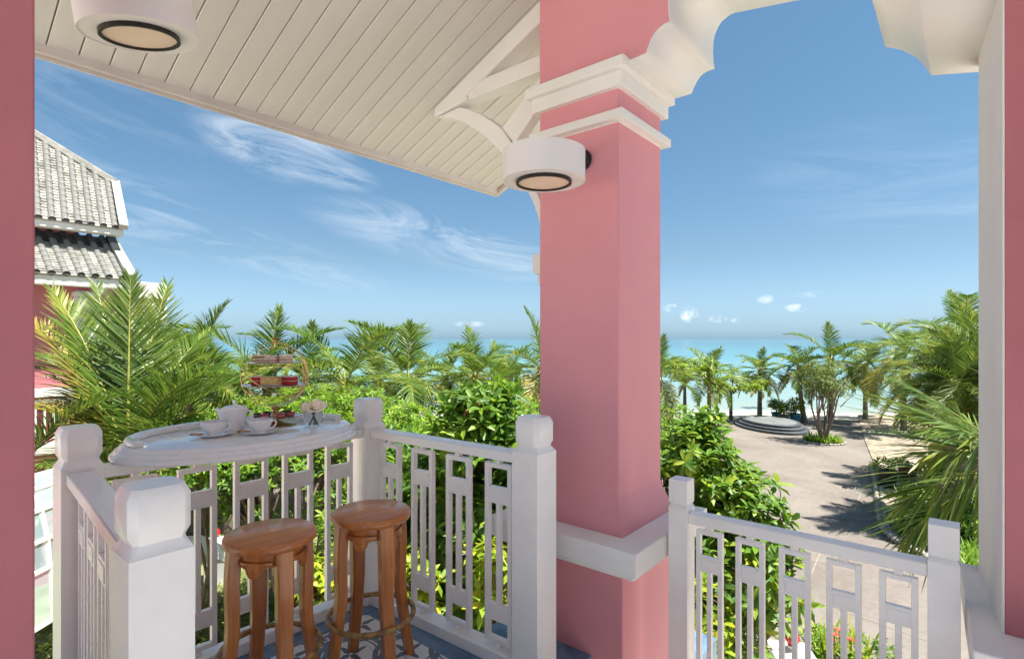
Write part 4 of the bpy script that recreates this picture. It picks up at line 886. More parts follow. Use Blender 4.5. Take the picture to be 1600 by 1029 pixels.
def shrub(name, label, cat, base, lumps, n, nl, ll, lw, m, seed, group=None, big=True, stems=5, upb=.55, core=.35, stem_r=.022, spread=(48, 92), stemm=None):
    r = np.random.default_rng(seed); b = Vector(base); t = empty(name, b, label, cat, group)
    lum = [((np.array(c) - np.array(b)), np.array(rad)) for c, rad in lumps]
    O, D, U, ln, wv, p, A = rosettes(lum, n, nl, ll, lw, r, upb, core, spread)
    link('crown', leaves_mesh('crown', O, D, U, ln, wv, m, big), t)
    mb = MB()
    for i in range(stems):
        c, rad = lum[i % len(lum)]; tip = c + unit(r.normal(0, 1, 3)) * rad * .4; st_ = r.normal(0, .10, 3); st_[2] = -.05
        mid = st_ * .5 + tip * .45 + r.normal(0, .12, 3); mb.tube([st_, mid, tip], [stem_r * 1.3, stem_r, stem_r * .6], 7)
        for _ in range(5):
            e = c + unit(r.normal(0, 1, 3) + np.array([0, 0, .4])) * rad * .92; mb.tube([tip * .6 + mid * .4, (tip + e) / 2 + r.normal(0, .05, 3), e], [stem_r * .6, stem_r * .4, stem_r * .2], 5)
    mb.build('branches', stemm or M['branch'], t)
    return t
def lump(px, py, d, rx, ry=None, rz=None):
    v = PD(px, py, d); return ((v.x, v.y, v.z), (rx, ry or rx, rz or rx))
def gr(px, d): v = CR * ((px - 800) / FPX * d) + CF * d; return (v.x, v.y, GZ)

# ------------------------------------------------------------------ palms
PK, PN, PY_ = M['palm_dark'], M['palm'], M['palm_dry']
hero_palm(PD(192, 745, 9.0), 'large coconut palm in front of the tiled villa, nearest on the left', [
    (PD(204, 436, 9.6), .18, 1.02, 92, PK, .22), (PD(262, 448, 10.4), .35, .95, 86, PN, .25), (PD(150, 446, 10.2), .35, .95, 80, PK, .25), (PD(78, 452, 9.4), .50, .95, 86, PN, .30), (PD(28, 492, 8.8), .62, .92, 84, PY_, .45),
    (PD(352, 590, 8.3), 1.30, 1.0, 96, PN, .40), (PD(408, 596, 9.6), 1.05, .95, 90, PN, .45), (PD(30, 640, 8.4), 1.1, .85, 80, PY_, .5), (PD(300, 690, 8.0), 1.4, .85, 84, PK, .5), (PD(90, 740, 8.0), 1.5, .85, 80, PK, .5),
    (PD(240, 520, 11.4), .9, .9, 76, PK, .4), (PD(130, 540, 11.2), 1.0, .9, 76, PN, .4), (PD(330, 520, 10.8), .75, .9, 84, PN, .35), (PD(60, 560, 10.2), 1.0, .9, 80, PK, .4)], seed=1)
palm(20, 740, 8.2, .8, 'coconut palm half hidden by the pink pier at the far left', POOL_N, 14, seed=5, up=.7)
palm(296, 606, 14.5, .92, 'coconut palm right behind the large left palm, below the lantern', POOL_N, 15, seed=1, up=.62)
palm(418, 606, 16.5, 1.0, 'coconut palm behind the cake stand', POOL_M, 15, seed=2, up=.62)
palm(356, 630, 14.5, .80, 'low coconut palm behind the teapot', POOL_M, 14, seed=11, up=.8)
palm(478, 600, 21, 1.0, 'coconut palm between the cake stand and the tall upright palm', POOL_M, 17, seed=31, up=.62)
palm(590, 598, 24, 1.05, 'coconut palm behind the gap above the corner post finial', POOL_M, 18, seed=32, up=.62)
palm(786, 600, 28, 1.0, 'small coconut palm near the shore beside the pink column', POOL_M, 17, seed=34, up=.62)
palm(258, 596, 19, 1.15, 'coconut palm below the white parapet block', POOL_M, 17, seed=35, up=.6)
palm(540, 606, 16.0, 1.0, 'tall upright coconut palm left of the white corner post', POOL_M, 17, seed=4, up=.50)
palm(636, 596, 20, 1.02, 'coconut palm with curving fronds just right of the corner post', POOL_M, 16, seed=6, up=.62)
palm(696, 592, 27, .90, 'small coconut palm with a short bare trunk before the sea', POOL_F, 15, seed=8, up=.62)
palm(742, 592, 25, .95, 'yellowish coconut palm left of the pink column, before the sea', POOL_M, 16, seed=9, up=.7)
palm(846, 580, 21, .92, 'coconut palm half hidden by the left edge of the pink column', POOL_M, 16, seed=10, up=.62)
palm(1030, 588, 27, .9, 'coconut palm peeping out from the right edge of the pink column', POOL_M, 16, seed=12, up=.7)
palm(1108, 586, 32, .86, 'coconut palm with hanging lower fronds left of the round dais', POOL_M, 17, seed=13, up=.6)
palm(1187, 580, 36, .74, 'single coconut palm standing at the beach edge behind the round dais', POOL_F, 17, seed=14, up=.62, tr=.13)
palm(1186, 608, 43, .38, 'very small coconut palm right behind the trunk of the beach palm', POOL_F, 12, seed=15)
palm(1249, 576, 34, .78, 'coconut palm leaning by the blue pots', POOL_F, 17, seed=16, lean=.35, up=.62, tr=.13)
palm(1298, 564, 34, 1.0, 'tall dark coconut palm above the thin flowering tree', POOL_M, 16, seed=17, up=.6)
palm(1352, 574, 35, 1.05, 'coconut palm at the left end of the dense palm group', POOL_M, 16, seed=18)
palm(1412, 548, 30, 1.22, 'upright coconut palm at the back of the dense palm group', POOL_M, 17, seed=19, up=.5)
palm(1505, 535, 19, .86, 'tallest coconut palm of the dense group, at the white jamb', POOL_M, 16, seed=21, up=.6)
palm(1478, 600, 20, .85, 'low bushy coconut palm behind the black pot', POOL_M, 15, seed=23, up=.85)
palm(1560, 590, 15, .80, 'coconut palm mostly hidden by the right pier', POOL_M, 15, seed=24, up=.7)
# nearest palm on the right: its crown is behind the pier, long fronds reach into the opening
hero_palm(PD(1592, 728, 5.5), 'nearest coconut palm on the right, long leaf reaching in from behind the pier', [
    (PD(1418, 642, 5.2), .22, 1.30, 44, PK, .16), (PD(1374, 584, 5.7), .25, .55, 40, PK, .2), (PD(1430, 712, 5.1), .60, 1.05, 40, PK, .38), (PD(1425, 800, 5.2), .75, .95, 36, PK, .40), (PD(1452, 880, 5.4), .9, .9, 34, PK, .45), (PD(1478, 668, 6.6), 1.0, .85, 40, PN, .45),
    (PD(1800, 520, 6.0), .8, .9, 40, PK, .4), (PD(1780, 700, 5.0), 1.0, .9, 40, PK, .4), (PD(1700, 480, 6.6), .5, .9, 40, PK, .4), (PD(1760, 620, 7.0), .9, .9, 40, PK, .4)], .10, 3, None, -.08, 44, 32, R(-20), .026)

# ------------------------------------------------------------------ shrubs behind the railings
HG = 'leafy shrubs behind the balcony'
shrub('shrub', 'large leaved shrub filling the view behind the right part of the railing', 'shrub', gr(700, 6.4),
      [lump(745, 690, 6.2, .5, .5, .58), lump(690, 775, 6.4, .7, .6, .6), lump(628, 840, 6.7, .62, .6, .66), lump(770, 850, 6.0, .58, .5, .72), lump(690, 950, 6.2, .78, .6, .66), lump(830, 760, 6.0, .5, .5, .6), lump(615, 740, 7.0, .5, .5, .5)], 1050, 9, .20, .068, M['shrub'], 1, HG, stems=9, core=.4)
shrub('shrub', 'large leaved shrub between the pink column and the lower railing', 'shrub', gr(1110, 5.4),
      [lump(1085, 735, 5.7, .48, .48, .5), lump(1150, 800, 5.5, .46, .46, .45), lump(1060, 860, 5.5, .5, .5, .6), lump(1150, 900, 5.3, .48, .45, .5), lump(1105, 985, 5.2, .5, .45, .45), lump(1215, 865, 5.4, .2, .2, .28), lump(1225, 925, 5.2, .22, .2, .16), lump(1100, 672, 5.8, .24, .24, .2)], 1050, 9, .15, .054, M['shrub'], 2, HG, stems=9, core=.45)
for i, (px, pt, d, w, hh, m_, lab) in enumerate([(330, 655, 9.0, .85, .42, 'hedge', 'dark glossy shrub behind the teapot'), (405, 640, 10.0, .8, .55, 'hedge', 'bright green shrub behind the cake stand base'), (478, 622, 10.4, .8, .6, 'hedge', 'bright green shrub behind the roses'), (550, 625, 10.0, .8, .6, 'hedge', 'tall bright green shrub left of the corner post finial'), (625, 645, 9.2, .75, .5, 'hedge', 'bright green shrub right of the corner post finial'), (690, 672, 8.0, .6, .45, 'hedge', 'shrub in the dip left of the copper leaved shoots'), (800, 640, 8.4, .6, .5, 'hedge', 'shrub beside the left edge of the pink column'), (1045, 648, 9.5, .6, .5, 'shrub', 'shrub beside the right edge of the pink column')]):
    shrub('shrub', lab, 'shrub', gr(px, d), [lump(px, pt + 30, d, w, w, hh), lump(px - 28, pt + 62, d - .5, w * .8, w * .8, hh * .8), lump(px + 30, pt + 58, d - .4, w * .8, w * .8, hh * .8)], 520, 8, .125, .040, M[m_], 20 + i, HG, big=i in (0, 3, 4, 5), stems=5, upb=.6)
b1 = shrub('shrub', 'tall shoots with copper red young leaves above the railing', 'shrub', gr(748, 6.2), [lump(748, 640, 6.2, .34, .34, .24), lump(775, 615, 6.3, .3, .3, .16), lump(720, 690, 6.1, .38, .38, .3)], 110, 8, .19, .06, M['hedge'], 40, HG, stems=6)
r = np.random.default_rng(3); O, D, U, ln, wv, p, A = rosettes([(np.array(lump(752, 632, 6.0, .12)[0]) - np.array(gr(748, 6.2)), np.array([.10, .10, .05]))], 3, 7, .18, .055, r, spread=(70, 120))
yl = link('young_leaves', leaves_mesh('young_leaves', O, D, U, ln, wv, M['redleaf'], True), b1); yl['label'] = 'drooping copper red young leaves'
for (px, py, d, lab, rad) in [(780, 880, 5.3, 'yellow leaved shrub low behind the right end of the railing', .30), (650, 905, 5.6, 'yellow leaved shrub low behind the first balusters right of the corner', .30), (500, 905, 6.2, 'yellow leaved plant behind the back railing between the stools', .26), (1085, 950, 4.9, 'yellow green shrub low behind the lower railing', .3)]:
    shrub('shrub', lab, 'shrub', gr(px, d), [lump(px, py, d, rad), lump(px + 8, py + 55, d, rad)], 60, 8, .17, .062, M['shrub_y'], int(px), HG, stems=3)
# open, sparse tree behind the back railing
shrub('garden_tree', 'open branched tree with sparse leaves behind the back railing', 'tree', gr(470, 9.0), [lump(350, 745, 8.6, .75, .75, .30), lump(420, 735, 8.8, .7, .7, .34), lump(500, 740, 9, .7, .7, .36), lump(540, 790, 8.8, .5, .5, .45), lump(380, 790, 8.8, .5, .5, .16)], 330, 7, .15, .05, M['shrub'], 51, stems=9, stem_r=.045, core=.25)
shrub('shrub', 'dark low shrub in the shade behind the back railing', 'shrub', gr(520, 8.0), [lump(525, 845, 8.0, .45, .45, .5), lump(545, 930, 7.6, .5, .5, .5)], 220, 8, .13, .045, M['shrub'], 52, HG, stems=4)
# low ground cover left, below the railing
O, D, U, ln, wv, p, A = rosettes([(np.array(PZ(340, 960, GZ + .12)), np.array([1.0, 1.0, .22])), (np.array(PZ(430, 930, GZ + .12)), np.array([1.2, 1.0, .25])), (np.array(PZ(520, 960, GZ + .12)), np.array([1.0, 1.0, .25])), (np.array(PZ(80, 1010, GZ + .2)), np.array([1.3, 1.0, .3])), (np.array(PZ(300, 1010, GZ + .2)), np.array([1.0, 1.0, .3]))], 1500, 7, .085, .035, np.random.default_rng(61), .75)
gc = link('ground_cover', leaves_mesh('ground_cover', O, D, U, ln, wv, M['dull'], False)); tag(gc, 'low grey green ground cover below the balcony on the left', 'ground cover', kind='stuff')
# strap-leaved tufts
def tuft(mb_list, c, n, h, w, r, spread=.6):
    for i in range(n):
        a = r.uniform(0, 6.28); e = r.uniform(.35, 1.35); L = h * r.uniform(.6, 1.15); d = np.array([math.cos(a) * math.cos(e), math.sin(a) * math.cos(e), math.sin(e)]); s_ = np.array([-math.sin(a), math.cos(a), 0]); p = np.array(c) + np.array([r.normal(0, .03), r.normal(0, .03), 0]); vs = []
        for g_ in range(4):
            ww = w * (.7, 1, .8, .05)[g_]; vs += [p - s_ * ww / 2, p + s_ * ww / 2]; p = p + d * L / 3; d = unit(d + np.array([0, 0, -.38 * spread]))
        b = len(mb_list.v); mb_list.v += [tuple(v) for v in vs]
        for g_ in range(3): mb_list.f.append((b + g_ * 2, b + g_ * 2 + 1, b + g_ * 2 + 3, b + g_ * 2 + 2)); mb_list.sm.append(True)
def fan(name, label, cat, base, n, h, w, m, seed, group=None, par=None, off=(0, 0, 0)):
    mb_ = MB(); tuft(mb_, off, n, h, w, np.random.default_rng(seed)); me = mb_.mesh(name, m)
    o = link(name, me, par, base if par is None else (0, 0, 0)); return tag(o, label, cat, group) if par is None else o

# ------------------------------------------------------------------ plaza: dais, pots, beds
dc = PZ(1203, 667, GZ)
M['dais'] = mat('dark_granite', (.062, .070, .078), .6, .3, 6, 60, .3); M['dais_top'] = mat('pale_granite_top', (.15, .155, .157), .7, .25, 1.6, 40, .3)
da = empty('round_dais', (dc.x, dc.y, GZ), 'round stepped dark stone dais on the plaza near the beach', 'dais', rz=camdir); da.scale = (1, 1.55, 1)
for r_, z0, z1 in ((1.80, .0, .15), (1.61, .1505, .29), (1.42, .2905, .43)):
    MB().lathe([(r_, z0), (r_, z1 - .02), (r_ - .02, z1), (.0, z1)], n=72, cap=False).build('step', M['dais'], da, sharp=40)
MB().lathe([(1.24, .4302), (1.235, .436), (.0, .436)], n=72, cap=False).build('top_slab', M['dais_top'], da, sharp=40)
def pot(px, py, r_, h, m, label, plant_m, n, ph, seed, d=None, cat='potted plant', group=None):
    v = PZ(px, py, GZ); t = empty('potted_plant', (v.x, v.y, GZ), label, cat, group)
    MB().lathe([(.0, .0), (r_ * .72, .0), (r_ * .76, .02), (r_ * .97, h * .86), (r_ * 1.06, h * .87), (r_ * 1.06, h), (r_ * .95, h), (r_ * .93, h * .9), (.0, h * .9)], n=32, cap=False).build('pot', m, t, sharp=40)
    rr = np.random.default_rng(seed); O, D, U, ln, wv, p, A = rosettes([(np.array([0, 0, h + ph * .45]), np.array([r_ * 1.5, r_ * 1.5, ph * .5]))], n, 7, .24, .075, rr, .7, .5, (30, 85))
    link('foliage', leaves_mesh('foliage', O, D, U, ln, wv, plant_m, False), t)
    mb = MB(); [mb.tube([(0, 0, h * .85), (rr.normal(0, .1), rr.normal(0, .1), h + ph * .3), (rr.normal(0, r_), rr.normal(0, r_), h + ph * .7)], [.02, .015, .008], 6) for _ in range(6)]; mb.build('stems', M['branch'], t)
    return t
M['glaze'] = mat('turquoise_glaze', (.055, .24, .28), .25, .25, 5, 20, .05); M['glaze2'] = mat('grey_green_glaze', (.13, .17, .14), .4, .3, 5, 20, .1)
M['blackpot'] = mat('black_glaze', (.018, .018, .02), .35, .3, 6, 30, .1, c2=(.05, .048, .045)); M['redpot'] = mat('dark_red_glaze', (.16, .028, .026), .35, .3, 6, 30, .1)
PG = 'glazed pots with plants by the beach'
pot(1213, 656, .31, .50, M['glaze'], 'blue glazed pot with leafy plant, left of three by the beach', M['almond'], 60, .95, 1, group=PG)
pot(1225, 659, .33, .46, M['glaze2'], 'grey green pot with leafy plant, middle of three by the beach', M['almond'], 45, .8, 2, group=PG)
pot(1243, 659, .36, .52, M['glaze'], 'bright turquoise pot with leafy plant, right of three by the beach', M['almond'], 60, .95, 3, group=PG)
pot(1386, 762, .32, .62, M['blackpot'], 'black glazed pot with spiky plant at the planting bed corner', M['hedge'], 16, .38, 4)
pot(1418, 752, .30, .56, M['redpot'], 'dark red glazed pot behind the black pot', M['hedge'], 12, .3, 5)
# thin tree in its round bed
M['stone'] = mat('river_stone', (.33, .29, .25), .8, .35, 3, 40, .4, c2=(.45, .40, .36))
def stone_mesh(seed):
    r_ = np.random.default_rng(seed); bm = bmesh.new(); bmesh.ops.create_icosphere(bm, subdivisions=1, radius=1)
    for v in bm.verts: v.co = Vector([c_ * (1 + r_.normal(0, .09)) for c_ in v.co]); v.co.z = max(v.co.z, -.4)
    me = bpy.data.meshes.new('edging_stone'); bm.to_mesh(me); bm.free(); me.materials.append(M['stone']); [setattr(p_, 'use_smooth', True) for p_ in me.polygons]; return me
STN = [stone_mesh(i) for i in range(4)]
bc = PZ(1286, 690, GZ)
bed = empty('tree_bed', (bc.x, bc.y, GZ), None); bed['kind'] = 'structure'
MB().lathe([(.9, .0), (.88, .04), (.0, .10)], n=32, cap=False).build('bed_soil', M['bedsoil'], bed)
for i in range(30): a = i * 2 * math.pi / 30; link('edging_stone', STN[i % 4], bed, (.95 * math.cos(a), .95 * math.sin(a), .03), (0, 0, a + 1.57), (.11, .08, .07))
mb = MB(); rr = np.random.default_rng(5)
for i in range(90):
    a = rr.uniform(0, 6.28); q_ = .8 * math.sqrt(rr.random()); tuft(mb, (q_ * math.cos(a), q_ * math.sin(a), .06), 7, .42, .05, rr)
o = mb.build('bed_plants', M['hedge'], None, loc=bc); tag(o, 'strap leaved plants round the foot of the thin tree', 'bed plants', kind='stuff')
tt = empty('flowering_tree', (bc.x, bc.y, GZ + .06), 'thin many stemmed tree with a sparse dull crown in a round bed', 'tree')
rr = np.random.default_rng(8); mb = MB(); lum = []
for i in range(8):
    a = i * .8 + rr.normal(0, .2); r1 = rr.uniform(.3, 1.05); h1 = rr.uniform(2.3, 3.7); e = np.array([r1 * math.cos(a), r1 * math.sin(a), h1]); b0 = np.array([.09 * math.cos(a), .09 * math.sin(a), 0]); m1 = b0 * 2 + e * .38 + rr.normal(0, .08, 3); m1[2] = h1 * .45
    mb.tube([b0, m1, e * .8 + rr.normal(0, .08, 3), e], [.055, .040, .026, .012], 7); lum.append((e, np.array([.55, .55, .42])))
    for _ in range(3): f = e * .65 + rr.normal(0, .1, 3); q_ = e + rr.normal(0, .45, 3); mb.tube([f, (f + q_) / 2 + rr.normal(0, .05, 3), q_], [.03, .02, .008], 5)
mb.build('trunk', M['trunk'], tt)
lum.append((np.array([0, 0, 3.5]), np.array([.9, .9, .6]))); lum.append((np.array([.3, 0, 2.5]), np.array([.7, .7, .5])))
O, D, U, ln, wv, p, A = rosettes(lum, 430, 6, .17, .055, rr, .4, .3); link('crown', leaves_mesh('crown', O, D, U, ln, wv, M['dull'], False), tt)
# sea almond trees at the beach
def almond(px, py, d, w, label, seed, hh=.28, lean=0):
    v = PD(px, py, d); rr = np.random.default_rng(seed); t = empty('sea_almond_tree', (v.x, v.y, GZ), label, 'tree', 'sea almond trees at the beach'); h = v.z - GZ
    mb = MB(); mb.tube([(0, 0, -.05), (lean * .5, 0, h * .5), (lean, 0, h + .1)], [.12, .10, .06], 9); lum = []
    for i in range(9):
        a = i * 2.4; q_ = w * (.35 + .6 * rr.random()); e = np.array([q_ * math.cos(a) + lean, q_ * math.sin(a), h + rr.uniform(-.05, .5) * w * .6]); mb.tube([(lean * .9, 0, h * .86), tuple(e * .5 + np.array([lean * .5, 0, h * .5]) + rr.normal(0, .08, 3)), tuple(e)], [.05, .035, .012], 6); lum.append((e, np.array([w * .36, w * .36, hh * w])))
    mb.build('trunk', M['branch'], t)
    O, D, U, ln, wv, p, A = rosettes(lum, 420, 7, .22, .11, rr, .8, .3, (60, 95)); link('crown', leaves_mesh('crown', O, D, U, ln, wv, M['almond'], False), t)
almond(1070, 585, 31, 1.8, 'pale green spreading tree left of the hanging palm', 1, .30)
almond(1142, 606, 35, 1.9, 'flat crowned pale green tree between the palms at the beach', 2, .14)
almond(770, 590, 33, 2.0, 'pale green tree at the beach left of the pink column', 4, .3)
# planting bed on the right with edging stones and ground cover
edge = [(1340, 648), (1352, 690), (1368, 730), (1375, 755), (1378, 775), (1380, 795), (1383, 815), (1392, 836), (1412, 852), (1446, 868), (1500, 905)]
EP = [PZ(x, y, GZ) for x, y in edge]
bp = [v.xy for v in EP] + [C(40, 9, 0).xy, C(40, 34, 0).xy]
sheet('planting_bed', bp, GZ + .05, M['bedsoil'])
pb_ = empty('bed_edging', (0, 0, 0)); pb_['kind'] = 'structure'; k = 0
for a, b in zip(EP[2:], EP[3:]):
    n_ = max(1, int((b - a).length / .24))
    for i in range(n_):
        for row in (0, 1):
            v = a.lerp(b, (i + .5) / n_); q_ = (b - a).normalized(); nrm = Vector((q_.y, -q_.x, 0)); v = v + nrm * (.15 * row)
            link('edging_stone', STN[(k * 3 + row) % 4], pb_, (v.x + random.gauss(0, .01), v.y + random.gauss(0, .01), GZ + .05 + .05 * row), (0, 0, math.atan2(q_.y, q_.x) + random.gauss(0, .2)), (random.uniform(.11, .15), .085, .085)); k += 1
mb = MB(); rr = np.random.default_rng(15)
for i in range(520):
    px = rr.uniform(1372, 1580); py = rr.uniform(735, 905); v = PZ(px, py, GZ + .05)
    ex = np.interp(py, [p_[1] for p_ in edge], [p_[0] for p_ in edge])
    if px < ex + 14: continue
    tuft(mb, v, 9, rr.uniform(.25, .55), .045, rr)
o = mb.build('bed_ground_cover', M['hedge']); tag(o, 'green strap leaved ground cover in the bed under the palms', 'ground cover', kind='stuff')
for i in range(6):
    px, py = [(1478, 760), (1500, 735), (1518, 790), (1470, 725), (1490, 830), (1520, 850)][i]; v = PZ(px, py, GZ + .05)
    shrub('shrub', ['broad leaved plant beside the two palm trunks', 'broad leaved plant behind the palm trunks', 'broad leaved plant against the pier', 'leafy plant to the right of the red pot', 'leafy plant behind the right railing post', 'leafy plant low beside the white jamb', 'leafy plant far back in the bed', 'leafy plant just behind the black pot'][i], 'plant', (v.x, v.y, v.z), [((v.x, v.y, v.z + .45), (.5, .5, .4))], 60, 7, .26, .09, M['hedge'], 70 + i, 'plants in the bed under the palms', stems=3)
for i, (px, py, d, nm, lean, hh) in enumerate([(1496, 606, 14.5, 'pale leftmost', -.80, .66), (1518, 600, 15.0, 'rough middle', -.85, .72), (1545, 585, 15.0, 'rough rightmost', -1.05, .78)]):
    palm(px, py, d, hh, 'coconut palm whose %s bare trunk stands in the planting bed' % nm, POOL_N, 21, seed=40 + i, up=.72, lean=lean)
# flower bed and red ball pillars
M['redball'] = mat('red_glass_ball', (.45, .012, .02), .12, .15, 6, 20, .05); M['wallw'] = mat('white_garden_wall', (.70, .69, .64), .7, .15, 2, 40, .3)
def pillar(px, py, d, label, ang=0, wall=None):
    v = PD(px, py, d); t = empty('gate_pillar', (v.x, v.y, GZ), label, 'pillar', 'white garden pillars with red balls', rz=ang); h = v.z - GZ - .10
    MB().box(-.2, .2, -.2, .2, 0, h - .14).build('shaft', M['wallw'], t, .01)
    cpp = MB().box(-.26, .26, -.26, .26, h - .139, h - .08).build('cap', M['wallw'], t, .008)
    MB().lathe([(.16, h - .0795), (.10, h - .05), (.055, h - .02), (.06, h + .01), (.0, h + .012)], n=24, cap=False).build('ball_neck', M['wallw'], t, sharp=60)
    MB().lathe([(.092 * math.sin(math.pi * k / 14) + (1e-4 if k in (0, 14) else 0), h + .10 - .092 * math.cos(math.pi * k / 14)) for k in range(15)], n=28, cap=False).build('red_ball', M['redball'], t)
    if wall: MB().box(.201, wall, -.13, .13, 0, h - .25).build('low_wall', M['wallw'], t, .01)
    return t
pillar(1238, 996, 7.2, 'white pillar with red ball seen through the right railing', R(30), 1.2)
pillar(337, 831, 11.6, 'white pillar with red ball on the lawn behind the left stool', R(60), None)
pillar(549, 771, 14.5, 'white pillar with red ball beside the corner post', R(60), None)
gw = MB().bar(PD(290, 850, 9.8), PD(335, 868, 11.2), .5, .3); tag(gw.build('garden_wall', M['wallw'], None, .01), 'white stepped garden wall top on the lawn below the railing', 'wall')
O, D, U, ln, wv, p, A = rosettes([(np.array(PZ(px_, py_, GZ + .3)), np.array([.5, .5, .3])) for px_, py_ in ((1290, 1015), (1330, 1020), (1380, 1040), (1262, 1020))], 260, 7, .10, .035, np.random.default_rng(91), .6)
v0 = PZ(1320, 1020, GZ)
fb = link('flower_bed', leaves_mesh('flower_bed', O, D, U, ln, wv, M['hedge'], False)); tag(fb, 'low leafy flower bed beyond the lower railing', 'flower bed', kind='stuff')
M['redfl'] = mat('red_flower', (.55, .03, .05), .6, .2, 9, 20, 0)
for i, (px, py) in enumerate([(1304, 992), (1311, 985), (1297, 1000), (1330, 1000)]):
    v = PZ(px, py, GZ + .75 - .06 * i); mb = MB()
    for k in range(6):
        a = k * 1.047; mb.add([(0, 0, 0), (.05 * math.cos(a - .4), .05 * math.sin(a - .4), .03), (.075 * math.cos(a), .075 * math.sin(a), .025), (.05 * math.cos(a + .4), .05 * math.sin(a + .4), .03)], [(0, 1, 2, 3)], True)
    mb.tube([(0, 0, 0), (.01, 0, -.3), (0, .02, -.62)], .006, 5)
    tag(mb.build('red_flower', M['redfl'], None, loc=v), ['red flower, topmost of the flower bed', 'red flower right of the topmost one', 'red flower lowest on the left of the flower bed', 'single red flower at the right of the flower bed'][i], 'flower', 'red flowers in the flower bed')
fan('yellow_grass_plant', 'yellow striped strap leaved plant in the flower bed', 'plant', PZ(1290, 1040, GZ), 40, 1.0, .05, M['shrub_y'], 3)
fan('yellow_grass_plant', 'yellow green strap leaved plant at the right of the flower bed', 'plant', PZ(1345, 1050, GZ), 34, .8, .05, M['shrub_y'], 4)
# lawn and path left
sheet('lawn', [C(-16, 5, 0).xy, C(-2.2, 5, 0).xy, C(-3.2, 10, 0).xy, C(-5.6, 16.2, 0).xy, C(-9, 18.5, 0).xy, C(-16, 19, 0).xy], GZ + .03, M['lawn'])
rr = np.random.default_rng(77); mb = MB()
for i in range(1500):
    x = rr.uniform(-9.5, -3.6); d = rr.uniform(9, 17); v = C(x, d, GZ + .03)
    if x > -3.2 - (d - 10) * .35: continue
    tuft(mb, v, 5, .10, .02, rr)
o = mb.build('lawn_grass', M['dull']); tag(o, 'pale short grass of the lawn behind the back railing', 'grass', kind='stuff')

# ------------------------------------------------------------------ tiled villa on the left
vil = empty('villa', (-18, 2.5, GZ), 'pink villa with grey tiled roofs at the left edge', 'house')
VO = Vector((-18, 2.5, GZ))
M['tile_roll'] = mat('grey_roll_tile', (.17, .175, .165), .75, .45, 1.7, 25, .35, c2=(.32, .315, .285)); M['tile_pan'] = mat('grey_pan_tile', (.22, .215, .19), .85, .45, 2.6, 25, .35, c2=(.42, .40, .345)); M['tile_dark'] = mat('black_roof_tile', (.035, .04, .045), .7, .4, 2.2, 25, .35, c2=(.10, .11, .11))
M['verge'] = mat('weathered_white_render', (.44, .41, .35), .85, .4, 1.5, 14, .4, c2=(.62, .59, .53)); M['villa_w'] = mat('villa_white', (.66, .64, .59), .7, .1, 1.5, 30, .2)
def rplane(px, py, X0, z0, t_):
    r_ = ray(px, py); lam = (z0 + t_ * X0 - EYE) / (r_.z + t_ * r_.x); return Vector((r_.x * lam, r_.y * lam, EYE + r_.z * lam))
